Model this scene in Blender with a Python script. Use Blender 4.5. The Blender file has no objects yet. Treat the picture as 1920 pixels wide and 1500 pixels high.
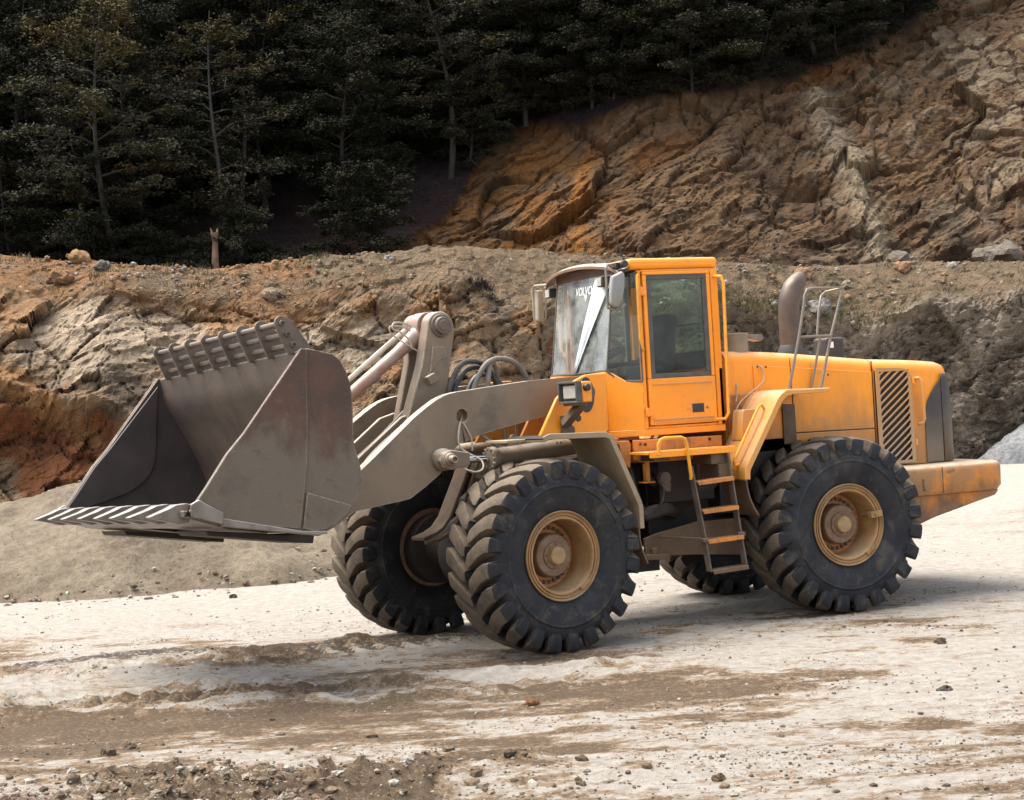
import bpy, bmesh, math, random
import numpy as np
from mathutils import Vector, Matrix
random.seed(7)
RNG = np.random.default_rng(11)
R = math.radians
scene = bpy.context.scene
COL = scene.collection

# ------------------------------------------------------------------ camera
F_PX = 3146.0
CAM = Vector((7.0774, 14.2142, 2.0680))
YAW, PITCH, ROLL = -0.39975, 0.00296, -0.05823
fw = Vector((math.sin(YAW)*math.cos(PITCH), -math.cos(YAW)*math.cos(PITCH), math.sin(PITCH)))
rt = fw.cross(Vector((0, 0, 1))).normalized()
up = rt.cross(fw)
cr, sr = math.cos(ROLL), math.sin(ROLL)
rt2, up2 = cr*rt + sr*up, -sr*rt + cr*up
cam = bpy.data.cameras.new('camera')
co = bpy.data.objects.new('camera', cam)
COL.objects.link(co)
M = Matrix.Identity(4)
for i in range(3):
    M[i][0], M[i][1], M[i][2], M[i][3] = rt2[i], up2[i], -fw[i], CAM[i]
co.matrix_world = M
cam.sensor_fit = 'HORIZONTAL'
cam.sensor_width = 36.0
cam.lens = 36.0*F_PX/1920
cam.clip_start, cam.clip_end = 0.1, 800
scene.camera = co
# flat ground axes of the terrain: s to the right of the view, t away from the viewer
DX, DY = math.sin(YAW), -math.cos(YAW)
SX, SY = -math.cos(YAW), -math.sin(YAW)

def terr(s, t):
    return CAM.x + SX*s + DX*t, CAM.y + SY*s + DY*t

# ------------------------------------------------------------------ frames of the articulated loader
PHI, PSI, YWB = 0.20397, 0.03166, -0.02744

def xR(p):
    return p

def rotz(p, a):
    c, s = math.cos(a), math.sin(a)
    return (c*p[0]-s*p[1], s*p[0]+c*p[1], p[2])

def xF(p):
    return rotz(p, PHI)

def xB(p):
    c, k = math.cos(PSI), math.sin(PSI)
    q = (p[0]-4.4, c*p[1]-k*(p[2]-1.3), k*p[1]+c*(p[2]-1.3)+1.3)
    q = rotz(q, YWB)
    return rotz((q[0]+4.4, q[1], q[2]), PHI)

# ------------------------------------------------------------------ node materials
def newmat(name):
    m = bpy.data.materials.new(name)
    m.use_nodes = True
    nt = m.node_tree
    for n in list(nt.nodes):
        nt.nodes.remove(n)
    out = nt.nodes.new('ShaderNodeOutputMaterial')
    b = nt.nodes.new('ShaderNodeBsdfPrincipled')
    nt.links.new(b.outputs[0], out.inputs[0])
    return m, nt, b

class NB:
    def __init__(self, nt):
        self.nt = nt
    def n(self, t, **kw):
        nd = self.nt.nodes.new(t)
        for k, v in kw.items():
            setattr(nd, k, v)
        return nd
    def put(self, sock, v):
        if hasattr(v, 'links') or isinstance(v, bpy.types.NodeSocket):
            self.nt.links.new(v, sock)
        else:
            sock.default_value = v
    def noise(self, vec, scale, detail=6, rough=.6, dist=0.0):
        nd = self.n('ShaderNodeTexNoise')
        self.put(nd.inputs['Vector'], vec)
        nd.inputs['Scale'].default_value = scale
        nd.inputs['Detail'].default_value = detail
        nd.inputs['Roughness'].default_value = rough
        nd.inputs['Distortion'].default_value = dist
        return nd.outputs['Fac']
    def ramp(self, f, a, b):
        nd = self.n('ShaderNodeMapRange')
        nd.interpolation_type = 'SMOOTHSTEP'
        self.put(nd.inputs['Value'], f)
        nd.inputs['From Min'].default_value = a
        nd.inputs['From Max'].default_value = b
        return nd.outputs['Result']
    def mix(self, f, a, b, mode='MIX'):
        nd = self.n('ShaderNodeMix', data_type='RGBA', blend_type=mode)
        self.put(nd.inputs[0], f)
        for s, v in ((nd.inputs[6], a), (nd.inputs[7], b)):
            if isinstance(v, tuple):
                v = (*v[:3], 1.0)
            self.put(s, v)
        return nd.outputs[2]
    def math(self, op, a, b=0.0):
        nd = self.n('ShaderNodeMath', operation=op)
        self.put(nd.inputs[0], a)
        self.put(nd.inputs[1], b)
        return nd.outputs[0]
    def mapping(self, vec, scale=(1, 1, 1), rot=(0, 0, 0)):
        nd = self.n('ShaderNodeMapping')
        self.put(nd.inputs['Vector'], vec)
        nd.inputs['Scale'].default_value = scale
        nd.inputs['Rotation'].default_value = rot
        return nd.outputs[0]
    def bump(self, h, strength, dist=0.01, nrm=None):
        nd = self.n('ShaderNodeBump')
        nd.inputs['Strength'].default_value = strength
        nd.inputs['Distance'].default_value = dist
        self.put(nd.inputs['Height'], h)
        if nrm is not None:
            self.put(nd.inputs['Normal'], nrm)
        return nd.outputs[0]

DUST = (0.40, 0.31, 0.21)

def pmat(name, col, col2=None, scale=3.0, rough=.5, metal=0.0, bump=0.0, bscale=40.0, top=0.0,
         streak=None, low=None, patch=None, scratch=None, spec=.5, dust=DUST, dusty=0.0, edge=None):
    """dusty worn surface: col/col2 blotches, dust settled on top faces, dirt streaks, dirt low down, patches, scratches"""
    m, nt, b = newmat(name)
    N = NB(nt)
    geo = N.n('ShaderNodeNewGeometry')
    pos, nrm = geo.outputs['Position'], geo.outputs['Normal']
    c2 = col2 or tuple(x*.8 for x in col)
    n1 = N.noise(pos, scale, 7, .62)
    c = N.mix(N.ramp(n1, .38, .66), col, c2)
    if streak:
        v = N.mapping(pos, (9, 9, .55))
        c = N.mix(N.math('MULTIPLY', N.ramp(N.noise(v, 2.2, 6, .65), .48, .74), streak[1]), c, streak[0])
    sep = N.n('ShaderNodeSeparateXYZ')
    N.put(sep.inputs[0], pos)
    if low:   # (colour, z full, z none, amount)
        zn = N.math('ADD', sep.outputs[2], N.math('MULTIPLY', N.math('SUBTRACT', N.noise(N.mapping(pos, (1, 1, .5)), 4.0, 7, .65), .5), 1.1))
        f = N.ramp(zn, low[2], low[1])
        c = N.mix(N.math('MULTIPLY', f, low[3]), c, low[0])
    if patch:
        for (pc, ps, lo, hi, am) in patch:
            c = N.mix(N.math('MULTIPLY', N.ramp(N.noise(pos, ps, 8, .7, .4), lo, hi), am), c, pc)
    if scratch:
        v = N.mapping(pos, (1.2, 1.2, 14), (R(25), R(35), R(12)))
        v2 = N.mapping(pos, (2, 2, 22), (R(-20), R(-48), R(30)))
        k = N.math('MAXIMUM', N.ramp(N.noise(v, 9, 3, .8), .66, .72), N.ramp(N.noise(v2, 7, 3, .8), .67, .72))
        c = N.mix(N.math('MULTIPLY', k, scratch[1]), c, scratch[0])
    if dusty:
        c = N.mix(N.math('MULTIPLY', N.ramp(N.noise(pos, 14, 8, .7), .35, .7), dusty), c, dust)
    if top:
        sn = N.n('ShaderNodeSeparateXYZ')
        N.put(sn.inputs[0], nrm)
        f = N.math('MULTIPLY', N.ramp(sn.outputs[2], .25, .95), N.ramp(N.noise(pos, 8, 6, .7), .2, .6))
        c = N.mix(N.math('MULTIPLY', f, top), c, dust)
    if edge:
        bv = N.n('ShaderNodeBevel')
        bv.samples = 4
        bv.inputs['Radius'].default_value = edge[2]
        dt = N.n('ShaderNodeVectorMath', operation='DOT_PRODUCT')
        N.put(dt.inputs[0], bv.outputs[0])
        N.put(dt.inputs[1], geo.outputs['True Normal'])
        ef = N.math('MULTIPLY', N.ramp(N.math('SUBTRACT', 1.0, dt.outputs['Value']), .01, .12), N.ramp(N.noise(pos, 16, 6, .7), .38, .6))
        c = N.mix(N.math('MULTIPLY', ef, edge[1]), c, edge[0])
    N.put(b.inputs['Base Color'], c)
    rn = N.n('ShaderNodeMapRange')
    N.put(rn.inputs['Value'], N.noise(pos, 11, 5, .6))
    rn.inputs['To Min'].default_value = max(.05, rough-.12)
    rn.inputs['To Max'].default_value = min(1, rough+.15)
    N.put(b.inputs['Roughness'], rn.outputs[0])
    b.inputs['Metallic'].default_value = metal
    b.inputs['Specular IOR Level'].default_value = spec
    if bump:
        N.put(b.inputs['Normal'], N.bump(N.noise(pos, bscale, 8, .65), bump, .02))
    return m

YEL = (0.90, 0.305, 0.008)
ORG = (0.62, 0.21, 0.02)
mYellow = pmat('worn yellow paint', YEL, (.84, .275, .008), 2.0, .42, bump=.04, bscale=60, top=.55, streak=((.45, .22, .06), .14),
               patch=[((.50, .24, .06), 2.2, .52, .70, .5), ((.16, .085, .03), 17, .655, .72, .55), ((.30, .16, .06), 5.5, .60, .70, .4)], dust=(.55, .38, .22), edge=((.34, .18, .07), .65, .012))
mHood = pmat('dusty yellow hood paint', YEL, (.85, .28, .008), 1.6, .42, bump=.04, bscale=60, top=.7, streak=((.40, .20, .07), .18),
             low=((.30, .155, .055), 1.42, 2.16, .9), patch=[((.45, .23, .075), 3.0, .54, .70, .55), ((.16, .09, .035), 19, .655, .72, .6)], dust=(.60, .42, .26), edge=((.36, .20, .08), .6, .012))
mFender = pmat('dust covered yellow fender paint', (.62, .255, .035), (.50, .27, .10), 2.4, .5, bump=.05, top=.7, patch=[((.16, .09, .05), 9, .68, .76, .6)], dust=(.62, .48, .32))
mPale = pmat('cream dust coated paint', (.30, .225, .14), (.235, .17, .10), 4, .6, bump=.05, top=.6, dust=(.50, .43, .33))
mOrange = pmat('grimy orange paint', (.55, .19, .02), (.36, .13, .025), 3.5, .5, bump=.05, top=.5, streak=((.13, .07, .035), .6), patch=[((.10, .06, .035), 5, .55, .68, .6)])
mGrille = pmat('dusty grille paint', (.50, .24, .07), (.40, .22, .09), 3, .5, bump=.05, low=((.36, .25, .15), 1.3, 2.2, .9))
mCounter = pmat('scuffed counterweight paint', (.58, .20, .016), (.32, .155, .05), 2.6, .55, bump=.12, bscale=26, top=.85,
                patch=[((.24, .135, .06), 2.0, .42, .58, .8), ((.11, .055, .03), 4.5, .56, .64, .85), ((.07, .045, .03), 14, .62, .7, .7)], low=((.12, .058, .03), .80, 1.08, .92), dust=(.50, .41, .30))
mArm = pmat('dust coated grey steel', (.205, .149, .096), (.162, .118, .076), 1.8, .6, bump=.06, bscale=70, top=.8, streak=((.20, .15, .10), .4),
            patch=[((.078, .065, .055), 1.3, .50, .68, .75), ((.20, .15, .095), 4, .58, .72, .55)], dust=(.50, .43, .34), edge=((.46, .40, .32), .7, .015))
mBucket = pmat('worn bucket steel', (.090, .045, .029), (.062, .034, .024), 2.6, .46, metal=.1, bump=.12, bscale=40, top=.35,
               low=((.128, .102, .075), 1.78, 2.12, .95), patch=[((.17, .115, .065), 1.7, .56, .66, .75), ((.06, .036, .027), 3.4, .56, .68, .7), ((.075, .063, .052), 5.5, .56, .7, .6), ((.05, .042, .036), 1.1, .52, .68, .5)],
               scratch=((.34, .27, .20), .5), dust=(.26, .21, .165), edge=((.40, .33, .26), .85, .018), spec=.35)
mSteelShade = pmat('shade-darkened bucket steel', (.066, .053, .049), (.046, .038, .035), 2.5, .45, metal=.3, bump=.08, bscale=45, scratch=((.13, .11, .10), .3))  # steel darkened so the bucket's inner shade sits in the colour
mBucketIn = pmat('muddy bucket inside', (.094, .069, .050), (.064, .047, .035), 2.5, .6, metal=.1, bump=.15, bscale=45, patch=[((.055, .045, .042), 1.6, .5, .7, .8)], edge=((.42, .36, .29), .8, .02), scratch=((.24, .19, .14), .3))
mLip = pmat('polished cutting edge steel', (.21, .18, .152), (.125, .105, .088), 5, .38, metal=.4, bump=.1, bscale=30, top=.75, dust=(.50, .46, .41))
mTube = pmat('dusty brown steel tube', (.125, .092, .067), (.08, .057, .042), 8, .6, bump=.12, top=.45, dust=(.42, .34, .25))
mDark = pmat('oily dark chassis steel', (.014, .011, .009), (.026, .017, .012), 6, .6, bump=.15, top=.25, dust=(.09, .065, .042))
mBrown = pmat('mud brown chassis paint', (.13, .08, .042), (.085, .05, .028), 5, .65, bump=.15, top=.6, patch=[((.06, .035, .02), 12, .6, .7, .6)], dust=(.34, .25, .16))
mRubber = pmat('tyre sidewall rubber', (.010, .011, .015), (.019, .019, .021), 4, .66, bump=.08, bscale=60,
               patch=[((.075, .06, .042), 5, .52, .68, .75), ((.05, .042, .034), 13, .54, .68, .6), ((.03, .033, .042), 2.5, .5, .7, .6)], scratch=((.06, .055, .05), .5), spec=.3)
mLug = pmat('dusty tread rubber', (.120, .093, .067), (.066, .052, .039), 5, .85, bump=.5, bscale=45, top=.6, dust=(.21, .168, .122),
            patch=[((.035, .032, .030), 3.0, .56, .70, .6), ((.05, .042, .036), 16, .58, .7, .6)], spec=.2)
mRim = pmat('dusty wheel rim paint', (.32, .175, .066), (.23, .128, .05), 6, .55, bump=.1, top=.4, patch=[((.22, .12, .05), 8, .6, .74, .5)], dust=(.56, .44, .29))
mRimIn = pmat('orange wheel inside paint', (.48, .15, .02), (.30, .12, .035), 5, .55, bump=.08, dusty=.35)
mHub = pmat('brown hub casting', (.15, .08, .04), (.11, .058, .03), 7, .6, bump=.1, dusty=.3)
mHubCap = pmat('rusty tan hub cap', (.31, .205, .095), (.25, .14, .055), 14, .55, bump=.1)
mBlack = pmat('black cab plastic', (.017, .017, .018), (.03, .028, .026), 8, .5, top=.4, dust=(.2, .17, .13))
mGuard = pmat('dusty black radiator guard', (.035, .033, .032), (.07, .06, .05), 3.5, .55, bump=.05, low=((.17, .13, .09), 1.2, 1.9, .8), patch=[((.30, .13, .04), 16, .66, .72, .5)])
mFrame = pmat('grey rubber window seal', (.085, .075, .066), (.06, .055, .05), 9, .6)
mExh = pmat('brown exhaust steel', (.105, .075, .058), (.075, .053, .042), 5, .45, metal=.3, bump=.04, top=.5)
mRail = pmat('worn grey handrail', (.15, .14, .13), (.24, .18, .12), 9, .45, metal=.25)
mYRail = pmat('yellow handrail paint', (.80, .34, .02), (.66, .27, .03), 12, .45, patch=[((.3, .17, .07), 14, .62, .72, .5)])
mMirror = pmat('grey mirror shell', (.24, .24, .235), (.19, .185, .175), 5, .5, low=((.22, .16, .1), 2.85, 3.0, .7), top=.4)
mFarMirror = pmat('tan dusty mirror shell', (.34, .29, .21), (.26, .22, .16), 5, .6)
mHose = pmat('black hydraulic hose rubber', (.03, .028, .027), (.055, .05, .045), 9, .5, top=.4)
mHoseD = pmat('dusty hydraulic hose rubber', (.17, .15, .125), (.11, .10, .085), 9, .65, top=.4)
mSeat = pmat('dark seat fabric', (.03, .034, .034), (.02, .022, .022), 9, .8)
mClean = pmat('dusty intake housing', (.25, .19, .125), (.19, .14, .09), 5, .55, top=.5)
mWhite = pmat('white plastic', (.75, .74, .71), (.66, .64, .6), 5, .5)
mStrip = pmat('pale windscreen strip', (.66, .70, .70), (.46, .50, .50), 7, .5)
mWire = pmat('pale dusty cable', (.42, .36, .29), (.34, .29, .22), 9, .6)
mMesh = pmat('black radiator mesh', (.012, .009, .010), (.03, .018, .014), 60, .6)
mDecal = pmat('pale lettering', (.78, .80, .78), (.70, .72, .70), 6, .6)

def simple(name, col, rough=.3, metal=0.0):
    m, nt, b = newmat(name)
    N = NB(nt)
    geo = N.n('ShaderNodeNewGeometry')
    N.put(b.inputs['Base Color'], N.mix(N.ramp(N.noise(geo.outputs['Position'], 12), .4, .65), col, tuple(x*.85 for x in col)))
    b.inputs['Roughness'].default_value = rough
    b.inputs['Metallic'].default_value = metal
    return m

mChrome = simple('chrome cylinder rod', (.75, .75, .77), .12, 1.0)
mLens = simple('dusty lamp lens', (.40, .37, .32), .45)

def glassmat(name, tint, dirt, fres=1.5, lo=.3, hi=.75):  # dirt: pale diffuse layer, used for dust and painted sky whiteness
    m, nt, b = newmat(name)
    N = NB(nt)
    out = [n for n in nt.nodes if n.type == 'OUTPUT_MATERIAL'][0]
    tr = N.n('ShaderNodeBsdfTransparent')
    tr.inputs[0].default_value = (*tint, 1)
    gl = N.n('ShaderNodeBsdfGlossy')
    gl.inputs['Roughness'].default_value = .03
    df = N.n('ShaderNodeBsdfDiffuse')
    df.inputs[0].default_value = (.50, .53, .51, 1)
    fr = N.n('ShaderNodeFresnel')
    fr.inputs[0].default_value = fres
    m1 = N.n('ShaderNodeMixShader')
    N.put(m1.inputs[0], fr.outputs[0])
    N.put(m1.inputs[1], tr.outputs[0])
    N.put(m1.inputs[2], gl.outputs[0])
    geo = N.n('ShaderNodeNewGeometry')
    f = N.math('MULTIPLY', N.ramp(N.noise(geo.outputs['Position'], 3.5, 8, .6), lo, hi), dirt)
    m2 = N.n('ShaderNodeMixShader')
    N.put(m2.inputs[0], f)
    N.put(m2.inputs[1], m1.outputs[0])
    N.put(m2.inputs[2], df.outputs[0])
    N.put(out.inputs[0], m2.outputs[0])
    nt.nodes.remove(b)
    return m

mGlass = glassmat('dusty side glass', (.74, .84, .79), .07)
mScreen = glassmat('dusty sky-hazed windscreen glass', (.72, .80, .79), .40, 1.6, .22, .62)  # dust layer raised to paint in the whitish sky reflection
mRearGlass = glassmat('green tinted rear glass', (.46, .70, .60), .10)

# ------------------------------------------------------------------ mesh builder
class MB:
    def __init__(self, xf=xR):
        self.v, self.f, self.m, self.xf = [], [], [], xf
        self.slot = 0
    def add(self, vs, fs):
        o = len(self.v)
        self.v += [tuple(p) for p in vs]
        self.f += [[i+o for i in f] for f in fs]
        self.m += [self.slot]*len(fs)
        return self
    def box(self, a, b, rot=None, about=None):
        x0, y0, z0 = a
        x1, y1, z1 = b
        vs = [(x, y, z) for z in (z0, z1) for y in (y0, y1) for x in (x0, x1)]
        if rot is not None:
            c = Vector(about) if about else Vector(((x0+x1)/2, (y0+y1)/2, (z0+z1)/2))
            vs = [tuple(rot @ (Vector(p)-c) + c) for p in vs]
        return self.add(vs, [[0, 2, 3, 1], [4, 5, 7, 6], [0, 1, 5, 4], [2, 6, 7, 3], [0, 4, 6, 2], [1, 3, 7, 5]])
    def prism(self, poly, a, b, axis='y'):
        n = len(poly)
        def P(p, h):
            return {'y': (p[0], h, p[1]), 'x': (h, p[0], p[1]), 'z': (p[0], p[1], h)}[axis]
        vs = [P(p, a) for p in poly] + [P(p, b) for p in poly]
        fs = [list(range(n))[::-1], list(range(n, 2*n))]
        fs += [[i, (i+1) % n, n+(i+1) % n, n+i] for i in range(n)]
        return self.add(vs, fs)
    def bar(self, p0, p1, w, h, upv=(0, 0, 1)):
        p0, p1 = Vector(p0), Vector(p1)
        d = (p1-p0).normalized()
        u = Vector(upv)
        s = d.cross(u).normalized()
        u = s.cross(d)
        vs = []
        for p in (p0, p1):
            for a, b in ((-1, -1), (1, -1), (1, 1), (-1, 1)):
                vs.append(p + s*a*w/2 + u*b*h/2)
        return self.add(vs, [[0, 1, 2, 3][::-1], [4, 5, 6, 7]] + [[i, (i+1) % 4, 4+(i+1) % 4, 4+i] for i in range(4)])
    def loft(self, rings, cap=True, closed=True):
        n = len(rings[0])
        vs = [p for r in rings for p in r]
        fs = []
        for j in range(len(rings)-1):
            for i in range(n if closed else n-1):
                a, b = j*n+i, j*n+(i+1) % n
                fs.append([a, b, b+n, a+n])
        if cap:
            fs.append(list(range(n))[::-1])
            fs.append([(len(rings)-1)*n+i for i in range(n)])
        return self.add(vs, fs)
    def tube(self, pts, r, seg=8, smooth=0, cap=True):
        pts = [Vector(p) for p in pts]
        if smooth:
            q = []
            for i in range(len(pts)-1):
                p0, p1, p2, p3 = pts[max(i-1, 0)], pts[i], pts[i+1], pts[min(i+2, len(pts)-1)]
                for k in range(smooth):
                    t = k/smooth
                    q.append(.5*((2*p1)+(p2-p0)*t+(2*p0-5*p1+4*p2-p3)*t*t+(3*p1-p0-3*p2+p3)*t*t*t))
            pts = q+[pts[-1]]
        rr = r if isinstance(r, (list, tuple)) else None
        rings = []
        prev = None
        for i, p in enumerate(pts):
            d = (pts[min(i+1, len(pts)-1)]-pts[max(i-1, 0)]).normalized()
            if prev is None:
                u = d.orthogonal().normalized()
            else:
                u = (prev - d*prev.dot(d)).normalized()
            prev = u
            w = d.cross(u)
            if rr:
                k = i/(len(pts)-1)*(len(rr)-1)
                j = min(int(k), len(rr)-2)
                ra = rr[j]+(rr[j+1]-rr[j])*(k-j)
            else:
                ra = r
            rings.append([p+u*ra*math.cos(2*math.pi*a/seg)+w*ra*math.sin(2*math.pi*a/seg) for a in range(seg)])
        return self.loft(rings, cap)
    def cyl(self, p0, p1, r0, r1=None, seg=20):
        return self.tube([p0, p1], [r0, r0 if r1 is None else r1], seg)
    def lathe(self, prof, c, axis='y', seg=32, cap=True):
        """prof: (offset along axis, radius)"""
        rings = []
        for h, r in prof:
            ring = []
            for a in range(seg):
                x, z = r*math.cos(2*math.pi*a/seg), r*math.sin(2*math.pi*a/seg)
                ring.append({'y': (c[0]+x, c[1]+h, c[2]+z), 'z': (c[0]+x, c[1]+z, c[2]+h), 'x': (c[0]+h, c[1]+x, c[2]+z)}[axis])
            rings.append(ring)
        return self.loft(rings, cap)
    def sheet(self, path, y0, y1, th):
        """bent plate: path in (x,z), from y0 to y1, thickness th below"""
        n = len(path)
        lo = []
        for i, (x, z) in enumerate(path):
            a, b = path[max(i-1, 0)], path[min(i+1, n-1)]
            dx, dz = b[0]-a[0], b[1]-a[1]
            L = math.hypot(dx, dz) or 1
            lo.append((x+dz/L*th, z-dx/L*th))
        return self.prism(list(path)+lo[::-1], y0, y1)
    @staticmethod
    def shifted(path, d):
        out = []
        n = len(path)
        for i, (x, z) in enumerate(path):
            a, b = path[max(i-1, 0)], path[min(i+1, n-1)]
            dx, dz = b[0]-a[0], b[1]-a[1]
            k = math.hypot(dx, dz) or 1
            out.append((x+dz/k*d, z-dx/k*d))
        return out
    def mesh(self, name, mats, angle=32, xf=True):
        me = bpy.data.meshes.new(name)
        vs = [self.xf(p) for p in self.v] if xf else self.v
        me.from_pydata(vs, [], self.f)
        bm = bmesh.new()
        bm.from_mesh(me)
        bmesh.ops.recalc_face_normals(bm, faces=bm.faces)
        for f, s in zip(bm.faces, self.m):
            f.material_index = s
            f.smooth = True
        bm.to_mesh(me)
        bm.free()
        for m in (mats if isinstance(mats, (list, tuple)) else [mats]):
            me.materials.append(m)
        me.set_sharp_from_angle(angle=R(angle))
        return me
    def build(self, name, mats, parent=None, bevel=.006, angle=32, seg=2):
        o = bpy.data.objects.new(name, self.mesh(name, mats, angle))
        COL.objects.link(o)
        o.parent = parent
        if bevel:
            b = o.modifiers.new('bevel', 'BEVEL')
            b.width, b.segments, b.limit_method, b.angle_limit = bevel, seg, 'ANGLE', R(35)
            b.harden_normals = False
        return o

def tag(o, label=None, cat=None, group=None, kind=None):
    if label: o['label'] = label
    if cat: o['category'] = cat
    if group: o['group'] = group
    if kind: o['kind'] = kind
    return o

def empty(name, loc=(0, 0, 0)):
    o = bpy.data.objects.new(name, None)
    o.location = loc
    o.empty_display_size = .3
    COL.objects.link(o)
    return o

# ================================================================== THE WHEEL LOADER
L = empty('wheel_loader')
tag(L, 'dusty yellow wheel loader with a big raised steel bucket, parked on the pale quarry ground', 'wheel loader')

# ---- wheels --------------------------------------------------------
RT = .81
def tyre_mesh():
    mb = MB()
    prof = [(.235, .355), (.262, .40), (.292, .47), (.305, .545), (.309, .572), (.318, .578), (.318, .588), (.308, .594), (.304, .63), (.290, .672), (.262, .700), (.18, .712), (0, .718)]
    full = prof + [(-y, r) for y, r in prof[::-1][1:]]
    mb.lathe(full, (0, 0, 0), 'y', 96, cap=False)
    NL = 24
    pitch = 2*math.pi/NL
    for side in (1, -1):
        for k in range(NL):
            a0 = k*pitch + (0 if side > 0 else pitch/2)
            jit = random.uniform(-.03, .03)*pitch
            wk, rk = random.uniform(.90, 1.06), random.uniform(-.007, .003)
            # stations: y, radius top, radius base, angle offset (in pitches), half width (m)
            st = [(.010, .806, .70, .78, .040), (.04, .815, .70, .70, .063), (.11, .816, .70, .47, .068), (.18, .812, .70, .22, .068),
                  (.25, .804, .69, .05, .067), (.303, .786, .67, 0.0, .062), (.322, .735, .64, 0.0, .046), (.312, .650, .635, 0.0, .036)]
            rings = []
            for (y, rt_, rb, da, hw) in st:
                a = a0 - da*pitch + jit
                rt_ += rk
                wt = hw*wk/rt_
                wb = (hw+.014)/rt_
                ring = []
                for (ang, rr) in ((a-wb, rb), (a-wt, rt_-.004), (a-wt*.4, rt_), (a+wt*.4, rt_), (a+wt, rt_-.004), (a+wb, rb)):
                    yy = y if rr > rb else min(y, .292)
                    ring.append((rr*math.cos(ang), side*yy, rr*math.sin(ang)))
                rings.append(ring)
            mb.slot = 0
            mb.loft(rings)
            nf = len(st)-1
            base = len(mb.m) - (nf*6+2)
            for q_ in range(nf-2):
                for e_ in (0, 1, 2, 3, 4):
                    mb.m[base+q_*6+e_] = 1
    return mb

def rim_mesh(lock_angle):
    mb = MB()
    prof = [(-.24, .36), (-.235, .30), (0.0, .285), (.10, .292), (.225, .300), (.250, .302), (.262, .308), (.262, .322), (.248, .326), (.246, .334), (.262, .338), (.264, .346), (.250, .352),
            (.262, .366), (.273, .372), (.274, .367), (.268, .376), (.25, .374), (.235, .36)]
    mb.lathe(prof, (0, 0, 0), 'y', 72, cap=False)
    a = lock_angle
    for da in (-.09, .09):
        c = (.325*math.cos(a+da), .258, .325*math.sin(a+da))
        mb.box((c[0]-.028, c[1]-.02, c[2]-.016), (c[0]+.028, c[1]+.02, c[2]+.016), Matrix.Rotation(-(a+da)+math.pi/2, 3, 'Y'))
    return mb

def disc_mesh():
    mb = MB()
    mb.lathe([(-.05, .30), (.0, .286), (.012, .27), (.012, .10)], (0, 0, 0), 'y', 48, cap=False)
    return mb

def hub_mesh():
    mb = MB()
    mb.lathe([(-.02, .02), (-.02, .185), (.10, .185), (.128, .176), (.134, .168), (.134, .112), (.148, .110), (.150, .105), (.150, .02)], (0, 0, 0), 'y', 48)
    for k in range(8):
        a = k*math.pi/4+.2
        mb.lathe([(.148, .009), (.158, .009), (.159, .006)], (.096*math.cos(a), 0, .096*math.sin(a)), 'y', 8)
    return mb

def cap_mesh():
    mb = MB()
    mb.lathe([(.145, .085), (.175, .078), (.196, .074), (.202, .066), (.203, .01)], (0, 0, 0), 'y', 36)
    return mb

def bolts_mesh():
    mb = MB()
    for k in range(28):
        a = k*2*math.pi/28
        mb.lathe([(.005, .017), (.035, .017), (.037, .012), (.055, .011), (.056, .006)], (.228*math.cos(a), 0, .228*math.sin(a)), 'y', 8)
    return mb

def flip_y(mb):
    mb.v = [(x, -y, z) for x, y, z in mb.v]
    return mb

WM = {}
def wheel_set(side):
    random.seed(3)
    g = (lambda m: m) if side > 0 else flip_y
    return dict(tyre=(g(tyre_mesh()).mesh('tyre', [mRubber, mLug], 40, False)), rim=g(rim_mesh(-2.2)).mesh('rim', mRim if side > 0 else mHub, 30, False),  # far rims take the hub brown to paint in their shade
                disc=g(disc_mesh()).mesh('wheel_disc', mRimIn, 30, False), hub=g(hub_mesh()).mesh('hub', mHub, 30, False),
                cap=g(cap_mesh()).mesh('hub_cap', mHubCap, 30, False), bolts=g(bolts_mesh()).mesh('wheel_bolts', mHub, 30, False))
WM[1], WM[-1] = wheel_set(1), wheel_set(-1)

def place_wheel(cx, cy, xf, rz, spin, side, label):
    w = empty('wheel')
    w.parent = L
    w.location = xf((cx, cy, RT-.012))
    w.rotation_euler = (0, spin, rz)
    w.rotation_mode = 'XYZ'
    w['label'] = label
    for k, nm in (('tyre', 'tyre'), ('rim', 'rim'), ('disc', 'wheel_disc'), ('hub', 'hub'), ('cap', 'hub_cap'), ('bolts', 'wheel_bolts')):
        o = bpy.data.objects.new(nm, WM[side][k])
        COL.objects.link(o)
        o.parent = w
        if k == 'tyre':
            b = o.modifiers.new('bevel', 'BEVEL')
            b.width, b.segments, b.limit_method, b.angle_limit = .008, 2, 'ANGLE', R(38)
    return w
wf = place_wheel(1.6515, 1.0056, xF, PHI, .05, 1, 'front wheel on the near side, tread caked with tan dust')
place_wheel(1.6515, -1.0056, xF, PHI, .12, -1, 'front wheel on the far side, half hidden in shade')
wr = place_wheel(-1.6552, 1.0056, xR, 0, .09, 1, 'rear wheel on the near side under the engine hood')
place_wheel(-1.6552, -1.0056, xR, 0, .16, -1, 'rear wheel on the far side, seen under the belly')
mb = MB()
mb.box((.262-.022, .235, .02), (.262+.10, .285, .075)).cyl((.285, .25, .045), (.285, .06, .02), .008, seg=6).cyl((.26, .25, .06), (.25, .10, .05), .006, seg=6)
mb.cyl((.295, .25, .03), (.28, .10, -.01), .006, seg=6).lathe([(.28, .012), (.30, .012), (.302, .006)], (.29, 0, .048), 'y', 8)
me = mb.mesh('valve_guard', mRim, 30, False)
o = bpy.data.objects.new('valve_guard', me)
o.parent = wr
o.scale = (-1, 1, 1)
COL.objects.link(o)

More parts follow.
